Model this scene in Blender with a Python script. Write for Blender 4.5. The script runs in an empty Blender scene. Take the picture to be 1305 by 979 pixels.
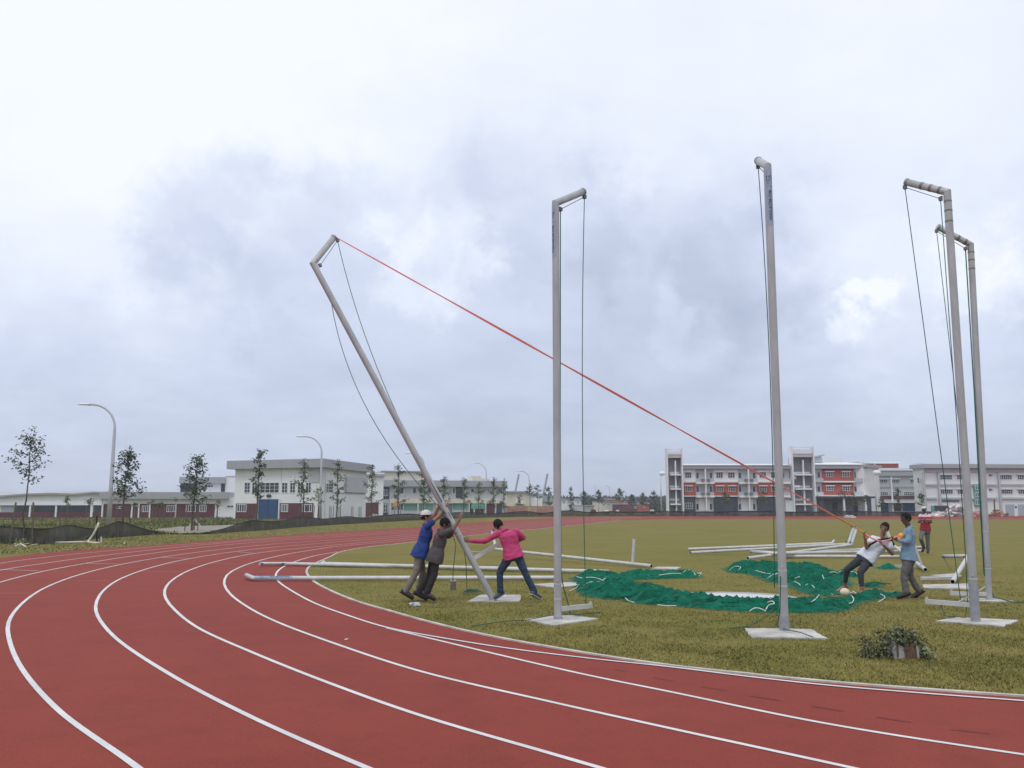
import bpy, bmesh, math, random
import numpy as np
from mathutils import Vector, Matrix, noise
R = math.radians
random.seed(7)
SC = bpy.context.scene
COL = SC.collection

# ------------------------------------------------------------------ camera, sky, sun, exposure
F, CX, CY, HOR, CAMH = 1120.0, 652.5, 489.5, 647.0, 1.75
TH = math.atan((HOR - CY) / F)
cam = bpy.data.cameras.new('camera'); camo = bpy.data.objects.new('camera', cam); COL.objects.link(camo)
camo.location = (0, 0, CAMH); camo.rotation_euler = (math.pi / 2 + TH, 0, 0)
cam.sensor_width = 36; cam.sensor_fit = 'HORIZONTAL'; cam.lens = F * 36 / 1305
cam.clip_start = 0.1; cam.clip_end = 6000
SC.camera = camo
SC.view_settings.view_transform = 'Standard'; SC.view_settings.look = 'None'
SC.view_settings.gamma = 1; SC.view_settings.exposure = 0.12; SC.view_settings.use_curve_mapping = False
SUN_EL, SUN_AZ = R(62), R(200)

def ray(px, py):
    x = px - CX; y = -(py - CY)
    return Vector((x, F * math.cos(TH) - y * math.sin(TH), F * math.sin(TH) + y * math.cos(TH)))
def gp(px, py, z=0.0):
    r = ray(px, py); t = (z - CAMH) / r.z
    return Vector((r.x * t, r.y * t, z))
def at(px, py, Y):
    r = ray(px, py); t = Y / r.y
    return Vector((r.x * t, Y, CAMH + r.z * t))
def proj(P):
    v = Vector(P) - Vector((0, 0, CAMH))
    d = v.y * math.cos(TH) + v.z * math.sin(TH); u = -v.y * math.sin(TH) + v.z * math.cos(TH)
    return CX + F * v.x / d, CY - F * u / d
def pxm(Y): return Y / F

world = bpy.data.worlds.new('World'); SC.world = world; world.use_nodes = True
def build_sky():
    nt = world.node_tree; N = nt.nodes; L = nt.links; N.clear()
    def n(t, **k):
        q = N.new(t)
        for a, b in k.items(): setattr(q, a, b)
        return q
    def math_(op, a, b=None, clamp=False):
        q = n('ShaderNodeMath', operation=op, use_clamp=clamp)
        for i, v in enumerate((a, b)):
            if v is None: continue
            if isinstance(v, (int, float)): q.inputs[i].default_value = v
            else: L.new(v, q.inputs[i])
        return q.outputs[0]
    def vmath(op, a, b=None):
        q = n('ShaderNodeVectorMath', operation=op)
        for i, v in enumerate((a, b)):
            if v is None: continue
            if isinstance(v, (tuple, Vector)): q.inputs[i].default_value = v
            else: L.new(v, q.inputs[i])
        return q
    def rng(v, a, b, c, d, smooth=True):
        q = n('ShaderNodeMapRange'); q.interpolation_type = 'SMOOTHSTEP' if smooth else 'LINEAR'
        L.new(v, q.inputs[0])
        for i, x in enumerate((a, b, c, d)): q.inputs[i + 1].default_value = x
        return q.outputs[0]
    def noise_(vec, scale, detail=6, rough=.55, dist=0.0):
        q = n('ShaderNodeTexNoise'); q.inputs['Scale'].default_value = scale; q.inputs['Detail'].default_value = detail
        q.inputs['Roughness'].default_value = rough; q.inputs['Distortion'].default_value = dist
        L.new(vec, q.inputs['Vector']); return q
    tc = n('ShaderNodeTexCoord'); d = vmath('NORMALIZE', tc.outputs['Generated']).outputs[0]
    sx = n('ShaderNodeSeparateXYZ'); L.new(d, sx.inputs[0]); dz = math_('MAXIMUM', sx.outputs[2], 0.0)
    # cloud layer seen in perspective: flattens towards the horizon
    den = math_('ADD', dz, 0.22)
    cv = n('ShaderNodeCombineXYZ'); L.new(math_('DIVIDE', sx.outputs[0], den), cv.inputs[0]); L.new(math_('DIVIDE', sx.outputs[1], den), cv.inputs[1])
    wn = noise_(d, 7.0, 7, .6)
    w = vmath('SUBTRACT', wn.outputs['Color'], (.5, .5, .5)); w2 = vmath('SCALE', w.outputs[0]); w2.inputs[3].default_value = .24
    wn2 = noise_(d, 22.0, 6, .6); wb = vmath('SUBTRACT', wn2.outputs['Color'], (.5, .5, .5)); wb2 = vmath('SCALE', wb.outputs[0]); wb2.inputs[3].default_value = .10
    dw = vmath('ADD', vmath('ADD', d, w2.outputs[0]).outputs[0], wb2.outputs[0]).outputs[0]
    big = noise_(cv.outputs[0], 1.7, 9, .55, .3).outputs['Fac']
    fine = noise_(cv.outputs[0], 5.5, 8, .6, .2).outputs['Fac']
    q = n('ShaderNodeValToRGB'); L.new(dz, q.inputs[0])      # overall brightness of the overcast by elevation
    cr = q.color_ramp; cr.elements[0].position = 0; cr.elements[0].color = (.20,) * 3 + (1,)
    cr.elements[1].position = .62; cr.elements[1].color = (.92,) * 3 + (1,)
    for p, v in ((.05, .22), (.14, .36), (.22, .52), (.32, .69), (.44, .84)):
        e = cr.elements.new(p); e.color = (v, v, v, 1)
    T = q.outputs[0]
    T = math_('ADD', T, rng(big, .3, .7, -.075, .075)); T = math_('ADD', T, rng(fine, .3, .7, -.03, .03))
    blobs = [  # (photo pixel the cloud is seen at, radius in pixels, brightness change)
        ((330, 290), 150, -.17), ((240, 300), 80, -.12), ((425, 225), 85, -.12), ((325, 225), 60, -.11), ((270, 360), 90, -.08), ((585, 270), 110, -.11), ((705, 290), 145, -.11), ((860, 340), 175, -.15), ((960, 360), 110, -.12), ((620, 420), 190, -.06),
        ((400, 400), 140, -.08), ((70, 400), 110, -.09), ((780, 300), 90, -.08), ((550, 335), 85, .20), ((490, 290), 45, .14), ((605, 365), 45, .12), ((1205, 385), 150, .15), ((1110, 380), 50, .12), ((1095, 372), 38, .24), ((1130, 360), 30, .14), ((1080, 415), 30, .20), ((865, 435), 60, .15), ((780, 425), 45, .08), ((1250, 345), 60, .16), ((1295, 365), 60, .14),
        ((40, 60), 560, .14), ((120, 170), 330, .10), ((1000, 90), 300, .04), ((150, 460), 130, -.04), ((900, 560), 260, -.05), ((700, 560), 260, -.03)]
    for (px, py), r, a in blobs:
        c = ray(px, py).normalized()
        dist = vmath('DISTANCE', dw, tuple(c)).outputs['Value']
        T = math_('ADD', T, rng(dist, r / 1150 * .42, r / 1150 * 1.12, a * (1.2 if a < -.075 else 1.0), 0.0))
    T = math_('ADD', T, 0.0, True)
    q = n('ShaderNodeValToRGB'); L.new(T, q.inputs[0]); cr = q.color_ramp
    cr.elements[0].position = 0; cr.elements[0].color = (.425, .485, .630, 1); cr.elements[1].position = 1; cr.elements[1].color = (.92, .955, .985, 1)
    for p, c in ((.30, (.555, .615, .775)), (.5, (.65, .71, .875)), (.75, (.79, .85, .965))):
        e = cr.elements.new(p); e.color = c + (1,)
    sky = n('ShaderNodeTexSky'); sky.sky_type = 'NISHITA'; sky.sun_disc = False; sky.sun_elevation = SUN_EL; sky.sun_rotation = SUN_AZ
    STR = 0.1
    sc = vmath('SCALE', q.outputs[0]); sc.inputs[3].default_value = 1 / STR
    mx = n('ShaderNodeMix', data_type='RGBA'); mx.inputs[0].default_value = .93
    L.new(sky.outputs[0], mx.inputs[6]); L.new(sc.outputs[0], mx.inputs[7])
    bg = n('ShaderNodeBackground'); bg.inputs[1].default_value = STR; L.new(mx.outputs[2], bg.inputs[0])
    out = n('ShaderNodeOutputWorld'); L.new(bg.outputs[0], out.inputs[0])
build_sky()
sl = bpy.data.lights.new('sun', 'SUN'); sl.energy = 1.0; sl.angle = R(25); sl.color = (1, .97, .93)
so = bpy.data.objects.new('sun', sl); COL.objects.link(so)
sd = Vector((math.sin(SUN_AZ) * math.cos(SUN_EL), math.cos(SUN_AZ) * math.cos(SUN_EL), math.sin(SUN_EL)))
so.rotation_euler = sd.to_track_quat('Z', 'Y').to_euler(); so.location = (0, 0, 60)

# ------------------------------------------------------------------ materials
def mat(name, col, rough=.6, metal=0.0, var=.12, scale=3.0, col2=None, bump=0.0, bscale=40.0, spec=.4, island=0.0, alpha=1.0, stretch=None, trans=0.0, fine=0.0, fscale=60.0):
    m = bpy.data.materials.new(name); m.use_nodes = True
    nt = m.node_tree; N = nt.nodes; L = nt.links; b = N['Principled BSDF']
    b.inputs['Roughness'].default_value = rough; b.inputs['Metallic'].default_value = metal
    b.inputs['Specular IOR Level'].default_value = spec
    tc = N.new('ShaderNodeTexCoord'); vec = tc.outputs['Object']
    if stretch:
        mp = N.new('ShaderNodeMapping'); mp.inputs['Scale'].default_value = stretch; L.new(vec, mp.inputs[0]); vec = mp.outputs[0]
    tn = N.new('ShaderNodeTexNoise'); tn.inputs['Scale'].default_value = scale; tn.inputs['Detail'].default_value = 6; tn.inputs['Roughness'].default_value = .6
    L.new(vec, tn.inputs['Vector'])
    rp = N.new('ShaderNodeValToRGB'); L.new(tn.outputs['Fac'], rp.inputs[0])
    c1 = tuple(max(0, x * (1 - var)) for x in col); c2 = col2 or tuple(min(1, x * (1 + var)) for x in col)
    rp.color_ramp.elements[0].position = .32; rp.color_ramp.elements[0].color = c1 + (1,)
    rp.color_ramp.elements[1].position = .68; rp.color_ramp.elements[1].color = c2 + (1,)
    c = rp.outputs[0]
    def mul(c, src, lo, hi):
        mr = N.new('ShaderNodeMapRange'); L.new(src, mr.inputs[0]); mr.inputs[1].default_value = .25 if lo is not None else 0; mr.inputs[2].default_value = .75
        mr.inputs[3].default_value = lo; mr.inputs[4].default_value = hi; mr.clamp = False
        mx = N.new('ShaderNodeMix'); mx.data_type = 'RGBA'; mx.blend_type = 'MULTIPLY'; mx.inputs[0].default_value = 1
        L.new(c, mx.inputs[6]); L.new(mr.outputs[0], mx.inputs[7]); return mx.outputs[2]
    if fine:
        f2 = N.new('ShaderNodeTexNoise'); f2.inputs['Scale'].default_value = fscale; f2.inputs['Detail'].default_value = 3; L.new(vec, f2.inputs['Vector'])
        c = mul(c, f2.outputs['Fac'], 1 - fine, 1 + fine)
    if island:
        g = N.new('ShaderNodeNewGeometry'); c = mul(c, g.outputs['Random Per Island'], 1 - island, 1 + island)
    L.new(c, b.inputs['Base Color'])
    if bump:
        bn = N.new('ShaderNodeTexNoise'); bn.inputs['Scale'].default_value = bscale; bn.inputs['Detail'].default_value = 4; L.new(vec, bn.inputs['Vector'])
        bp = N.new('ShaderNodeBump'); bp.inputs['Strength'].default_value = bump; bp.inputs['Distance'].default_value = .02
        L.new(bn.outputs['Fac'], bp.inputs['Height']); L.new(bp.outputs[0], b.inputs['Normal'])
    outn = N['Material Output']
    if trans:
        tr = N.new('ShaderNodeBsdfTranslucent'); L.new(c, tr.inputs[0]); ms = N.new('ShaderNodeMixShader'); ms.inputs[0].default_value = trans
        L.new(b.outputs[0], ms.inputs[1]); L.new(tr.outputs[0], ms.inputs[2]); L.new(ms.outputs[0], outn.inputs[0])
    if alpha < 1: b.inputs['Alpha'].default_value = alpha
    return m

M = {}
M['galv'] = mat('galvanised_steel', (.41, .412, .425), .5, .2, .14, 6, bump=.05, stretch=(1, 1, .35))
M['galv_dark'] = mat('steel_fitting', (.16, .16, .19), .5, .4, .1, 8)
M['alu'] = mat('aluminium_tube', (.53, .525, .52), .5, .15, .12, 5)
M['sleeve'] = mat('steel_sleeve', (.33, .33, .37), .5, .25, .16, 9)
M['hole'] = mat('pipe_inside', (.012, .012, .013), .9)
M['tape'] = mat('brown_tape', (.22, .17, .16), .5, 0, .2, 9)
M['navy'] = mat('navy_print', (.035, .05, .11), .5)
M['decal'] = mat('pale_blue_sticker', (.30, .36, .46), .45, 0, .1, 12)
M['concrete'] = mat('pad_concrete', (.46, .44, .42), .9, 0, .3, 3, bump=.3, bscale=30, fine=.1, fscale=60)
M['circle'] = mat('throwing_circle_concrete', (.58, .57, .60), .7, 0, .07, 2)
M['net'] = None
M['net_dark'] = mat('net_cord_deep', (.004, .10, .062), .8)
M['net_light'] = mat('net_cord_bright', (.012, .24, .15), .8)
M['white_rope'] = mat('white_cord', (.78, .78, .75), .7)
M['cord'] = mat('green_cord', (.02, .115, .085), .7)
M['strap'] = mat('orange_red_strap', (1.0, .29, .24), .6, 0, .05, 4)
M['strap_y'] = mat('amber_strap', (.85, .36, .08), .6, 0, .1, 4)
M['black_strap'] = mat('black_strap', (.02, .02, .025), .6)
M['line'] = mat('track_line_white', (.62, .61, .63), .7, 0, .12, 1.5, fine=.12, fscale=50)
M['kerb'] = mat('kerb_pale', (.50, .47, .43), .85, 0, .3, 2.5, bump=.2)
M['sand'] = mat('sand_road', (.25, .23, .19), .95, 0, .35, .6, fine=.15, fscale=5)
M['wall'] = mat('painted_wall_white', (.74, .755, .76), .75, 0, .05, .4)
M['wall_grey'] = mat('painted_wall_grey', (.46, .475, .50), .75, 0, .05, .4)
M['fascia'] = mat('metal_fascia_grey', (.36, .375, .40), .55, .1, .05, .5, stretch=(6, 6, .2))
M['roof'] = mat('metal_roof_white', (.74, .77, .80), .5, .1, .04, .3)
M['maroon'] = mat('maroon_brick', (.115, .042, .052), .85, 0, .14, 1.2, fine=.12, fscale=6)
M['brick'] = mat('orange_red_brick', (.38, .098, .07), .85, 0, .12, .8, fine=.1, fscale=6)
M['darkwall'] = mat('dark_slate_wall', (.055, .065, .085), .8, 0, .15, .6)
M['recess'] = mat('shaded_grey_wall', (.17, .18, .20), .8, 0, .1, .5)  # recess shade put into the grey; also used on plain dark parts
M['cream'] = mat('cream_wall', (.62, .58, .50), .8, 0, .07, .5)
M['glass'] = mat('window_glass', (.035, .045, .055), .12, 0, .3, .6, spec=.6)
M['greenglass'] = mat('green_glass', (.06, .20, .19), .15, 0, .2, .5, spec=.6)
M['frame'] = mat('window_frame_white', (.76, .78, .79), .6, 0, .04)
M['blue'] = mat('blue_door_paint', (.03, .080, .185), .55, 0, .08, .8)
M['shutter'] = mat('grey_blue_shutter', (.36, .40, .47), .6, 0, .06, .5, stretch=(.5, .5, 10))
M['hoard'] = mat('green_sheeting', (.12, .30, .25), .7, 0, .2, .7)
M['rubble'] = mat('rubble', (.46, .36, .36), .9, 0, .45, 1.2, col2=(.66, .62, .62), island=.35)
M['woodpile'] = mat('brick_pile', (.34, .19, .15), .9, 0, .3, 2, island=.3)
M['lamp'] = mat('lamp_post_galvanised', (.50, .52, .55), .5, .2, .05)
M['lamp_head'] = mat('lamp_head_white', (.78, .79, .80), .4, 0, .03)
M['bark'] = mat('young_bark', (.085, .075, .065), .9, 0, .25, 8)
M['stake'] = mat('wood_stake', (.13, .105, .085), .9, 0, .25, 6)
M['stake_pale'] = mat('pale_timber', (.58, .54, .46), .85, 0, .15, 6)
M['leaf'] = mat('leaf_dark', (.082, .112, .062), .6, 0, .3, 1.5, island=.5, trans=.35)
M['leaf2'] = mat('leaf_mid', (.09, .13, .055), .55, 0, .3, 1.5, island=.5, trans=.2)
M['leaf_far'] = mat('leaf_far', (.085, .105, .085), .7, 0, .3, .6, island=.4)
M['weed'] = mat('weeds', (.17, .19, .055), .85, 0, .3, .35, col2=(.25, .22, .10), island=.35, trans=.15)
M['weed2'] = mat('tall_weeds', (.11, .14, .05), .85, 0, .35, .3, col2=(.17, .18, .075), island=.35, trans=.15)
M['blade'] = mat('grass_blade', (.185, .205, .046), .85, 0, .3, .55, col2=(.31, .25, .085), island=.4, trans=.35)
M['leafcut'] = mat('cut_leaves', (.06, .10, .042), .6, 0, .4, 8, col2=(.16, .17, .085), island=.5)
M['paper'] = mat('crumpled_foil', (.5, .53, .58), .4, .2, .3, 30)
M['rusty'] = mat('dull_rusty_steel', (.17, .145, .125), .7, .2, .25, 14)
M['timber_grey'] = mat('weathered_grey_wood', (.40, .37, .36), .9, 0, .25, 18, stretch=(1, 1, .15))
M['timber_red'] = mat('red_brown_wood', (.165, .095, .06), .85, 0, .35, 14, stretch=(1, 1, .2))
M['skin'] = mat('brown_skin', (.20, .105, .07), .55, 0, .1, 12)
M['skin_light'] = mat('tan_skin', (.31, .165, .11), .55, 0, .08, 12)
M['skin_dark'] = mat('dark_brown_skin', (.115, .058, .042), .5, 0, .1, 12)
M['hair'] = mat('black_hair', (.008, .008, .009), .9, 0, .3, 40, bump=.5, bscale=120)
M['eye'] = mat('dark_eye', (.012, .008, .008), .3)
M['cap'] = mat('off_white_cap', (.62, .61, .62), .8, 0, .06, 20)
M['royal'] = mat('royal_blue_cloth', (.018, .048, .21), .85, 0, .18, 10, bump=.3, bscale=60)
M['charcoal'] = mat('charcoal_shirt_cloth', (.080, .068, .072), .9, 0, .18, 10, bump=.3, bscale=60)
M['pink'] = mat('pink_cloth', (.50, .052, .165), .85, 0, .14, 9, bump=.3, bscale=60)
M['tee'] = mat('white_tee_cloth', (.66, .69, .75), .85, 0, .06, 9, bump=.3, bscale=60)
M['ltblue'] = mat('light_blue_shirt_cloth', (.20, .29, .41), .85, 0, .12, 9, bump=.3, bscale=60)
M['khaki'] = mat('khaki_trouser_cloth', (.20, .175, .155), .9, 0, .14, 10, bump=.3)
M['blacktr'] = mat('dark_trouser_cloth', (.030, .026, .030), .9, 0, .2, 10, bump=.3)
M['jeans'] = mat('blue_jeans_cloth', (.030, .052, .092), .9, 0, .25, 8, bump=.3)
M['greyj'] = mat('slate_trouser_cloth', (.045, .052, .066), .9, 0, .2, 8, bump=.3)
M['greytr'] = mat('grey_trouser_cloth', (.135, .125, .125), .9, 0, .14, 9, bump=.3)
M['shoe'] = mat('dark_shoe', (.035, .030, .032), .6)
M['shoeblue'] = mat('slate_blue_shoe', (.06, .075, .10), .6)
M['sole'] = mat('pale_sole', (.35, .36, .36), .7)
M['balls'] = mat('cream_rubber', (.66, .60, .45), .6, 0, .08, 20)

def ground_mat(name, build):
    m = bpy.data.materials.new(name); m.use_nodes = True
    build(m.node_tree, m.node_tree.nodes, m.node_tree.links, m.node_tree.nodes['Principled BSDF']); return m
def nz(N, L, vec, scale, detail=6, rough=.6):
    t = N.new('ShaderNodeTexNoise'); t.inputs['Scale'].default_value = scale; t.inputs['Detail'].default_value = detail; t.inputs['Roughness'].default_value = rough
    L.new(vec, t.inputs['Vector']); return t.outputs['Fac']
def ramp(N, L, f, stops):
    q = N.new('ShaderNodeValToRGB'); L.new(f, q.inputs[0]); cr = q.color_ramp
    while len(cr.elements) > len(stops): cr.elements.remove(cr.elements[-1])
    while len(cr.elements) < len(stops): cr.elements.new(.5)
    for e, (p, c) in zip(cr.elements, stops): e.position = p; e.color = c + (1,)
    return q.outputs[0]
def mixc(N, L, a, b, fac, mode='MIX'):
    mx = N.new('ShaderNodeMix'); mx.data_type = 'RGBA'; mx.blend_type = mode
    if isinstance(fac, (int, float)): mx.inputs[0].default_value = fac
    else: L.new(fac, mx.inputs[0])
    for i, v in ((6, a), (7, b)):
        if isinstance(v, tuple): mx.inputs[i].default_value = v + (1,)
        else: L.new(v, mx.inputs[i])
    return mx.outputs[2]
def _grass(nt, N, L, b):
    v = N.new('ShaderNodeTexCoord').outputs['Object']
    base = ramp(N, L, nz(N, L, v, .22, 8), [(.30, (.168, .150, .040)), (.50, (.198, .168, .052)), (.72, (.232, .182, .072))])
    patch = ramp(N, L, nz(N, L, v, .9, 8, .65), [(.38, (0, 0, 0)), (.62, (1, 1, 1))])
    base = mixc(N, L, base, (.112, .126, .028), mixc(N, L, (0, 0, 0), patch, .38))
    soil = ramp(N, L, nz(N, L, v, .55, 9, .7), [(.60, (0, 0, 0)), (.72, (1, 1, 1))])
    base = mixc(N, L, base, (.20, .130, .078), mixc(N, L, (0, 0, 0), soil, .45))
    fine = ramp(N, L, nz(N, L, v, 26, 4, .7), [(.28, (.62, .62, .62)), (.72, (1.38, 1.36, 1.3))])
    base = mixc(N, L, base, fine, 1.0, 'MULTIPLY')
    L.new(base, b.inputs['Base Color']); b.inputs['Roughness'].default_value = .95; b.inputs['Specular IOR Level'].default_value = .1
    bp = N.new('ShaderNodeBump'); bp.inputs['Strength'].default_value = .6; bp.inputs['Distance'].default_value = .03
    L.new(nz(N, L, v, 30, 4), bp.inputs['Height']); L.new(bp.outputs[0], b.inputs['Normal'])
M['grass'] = ground_mat('field_grass', _grass)
def _track(nt, N, L, b):
    v = N.new('ShaderNodeTexCoord').outputs['Object']
    base = ramp(N, L, nz(N, L, v, .35, 7), [(.3, (.212, .034, .024)), (.7, (.252, .043, .029))])
    fine = ramp(N, L, nz(N, L, v, 170, 2, .6), [(.3, (.60, .60, .60)), (.7, (1.38, 1.38, 1.38))])
    base = mixc(N, L, base, fine, 1.0, 'MULTIPLY')
    st = ramp(N, L, nz(N, L, v, 1.3, 9, .75), [(.33, (.86, .87, .90)), (.5, (1, 1, 1)), (.68, (1.07, 1.06, 1.05))])
    dr = ramp(N, L, nz(N, L, v, 7, 8, .8), [(.62, (1, 1, 1)), (.74, (.84, .82, .82))]); st = mixc(N, L, st, dr, 1.0, 'MULTIPLY')
    base = mixc(N, L, base, st, 1.0, 'MULTIPLY')
    L.new(base, b.inputs['Base Color']); b.inputs['Roughness'].default_value = .8; b.inputs['Specular IOR Level'].default_value = .2
    bp = N.new('ShaderNodeBump'); bp.inputs['Strength'].default_value = .5; bp.inputs['Distance'].default_value = .006
    L.new(nz(N, L, v, 140, 3), bp.inputs['Height']); L.new(bp.outputs[0], b.inputs['Normal'])
M['track'] = ground_mat('red_running_surface', _track)
def _net(nt, N, L, b):
    v = N.new('ShaderNodeTexCoord').outputs['Object']
    mp = N.new('ShaderNodeMapping'); mp.inputs['Scale'].default_value = (1, 2.6, 2.6); L.new(v, mp.inputs[0])
    base = ramp(N, L, nz(N, L, mp.outputs[0], 2.6, 9, .72), [(.30, (.001, .030, .019)), (.48, (.003, .108, .064)), (.72, (.007, .180, .110))])  # darks of the stretched noise paint the shade of folds into the colour
    vo = N.new('ShaderNodeTexVoronoi'); vo.inputs['Scale'].default_value = 34; vo.feature = 'DISTANCE_TO_EDGE'; L.new(v, vo.inputs['Vector'])
    gap = ramp(N, L, vo.outputs['Distance'], [(.06, (1.2, 1.2, 1.2)), (.25, (.62, .64, .64))])
    base = mixc(N, L, base, gap, .9, 'MULTIPLY')
    L.new(base, b.inputs['Base Color']); b.inputs['Roughness'].default_value = .85; b.inputs['Specular IOR Level'].default_value = .15
    bp = N.new('ShaderNodeBump'); bp.inputs['Strength'].default_value = .8; bp.inputs['Distance'].default_value = .012; bp.invert = True
    L.new(vo.outputs['Distance'], bp.inputs['Height']); L.new(bp.outputs[0], b.inputs['Normal'])
def _netmesh(nt, N, L, b):
    v = N.new('ShaderNodeTexCoord').outputs['Object']
    vo = N.new('ShaderNodeTexVoronoi'); vo.inputs['Scale'].default_value = 17; vo.feature = 'DISTANCE_TO_EDGE'; L.new(v, vo.inputs['Vector'])
    a = N.new('ShaderNodeMath'); a.operation = 'LESS_THAN'; L.new(vo.outputs['Distance'], a.inputs[0]); a.inputs[1].default_value = .085
    L.new(a.outputs[0], b.inputs['Alpha']); L.new(ramp(N, L, nz(N, L, v, 3), [(.3, (.003, .10, .065)), (.7, (.010, .20, .125))]), b.inputs['Base Color']); b.inputs['Roughness'].default_value = .85
M['netmesh'] = ground_mat('open_green_mesh', _netmesh)
M['net'] = ground_mat('green_netting', _net)
def _silt(nt, N, L, b):
    v = N.new('ShaderNodeTexCoord').outputs['Object']
    base = ramp(N, L, nz(N, L, v, .8, 7, .7), [(.3, (.022, .021, .023)), (.52, (.050, .045, .044)), (.75, (.125, .105, .096))])
    L.new(base, b.inputs['Base Color']); b.inputs['Roughness'].default_value = .8; b.inputs['Alpha'].default_value = .84
M['silt'] = ground_mat('black_shade_cloth', _silt)
M['silt_hem'] = mat('black_hem', (.012, .012, .014), .8)
def _striped(nt, N, L, b):
    tc = N.new('ShaderNodeTexCoord'); s = N.new('ShaderNodeSeparateXYZ'); L.new(tc.outputs['Object'], s.inputs[0])
    c = ramp(N, L, s.outputs[2], [(0, (.33, .025, .04)), (1.19 / 2, (.33, .025, .04)), (1.2 / 2, (.62, .55, .57)), (1.235 / 2, (.62, .55, .57)), (1.24 / 2, (.33, .025, .04)),
        (1.30 / 2, (.33, .025, .04)), (1.31 / 2, (.55, .42, .46)), (1.33 / 2, (.33, .025, .04)), (1.40 / 2, (.33, .025, .04)), (1.41 / 2, (.62, .50, .54)), (1.55 / 2, (.62, .50, .54)), (1.56 / 2, (.33, .025, .04))])
    L.new(c, b.inputs['Base Color']); b.inputs['Roughness'].default_value = .85
    md = N.new('ShaderNodeMath'); md.operation = 'MULTIPLY'; md.inputs[1].default_value = .5; L.new(s.outputs[2], md.inputs[0])
    q = [n for n in N if n.type == 'VALTORGB'][0]; L.new(md.outputs[0], q.inputs[0])
M['striped'] = ground_mat('red_white_striped_cloth', _striped)

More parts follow.
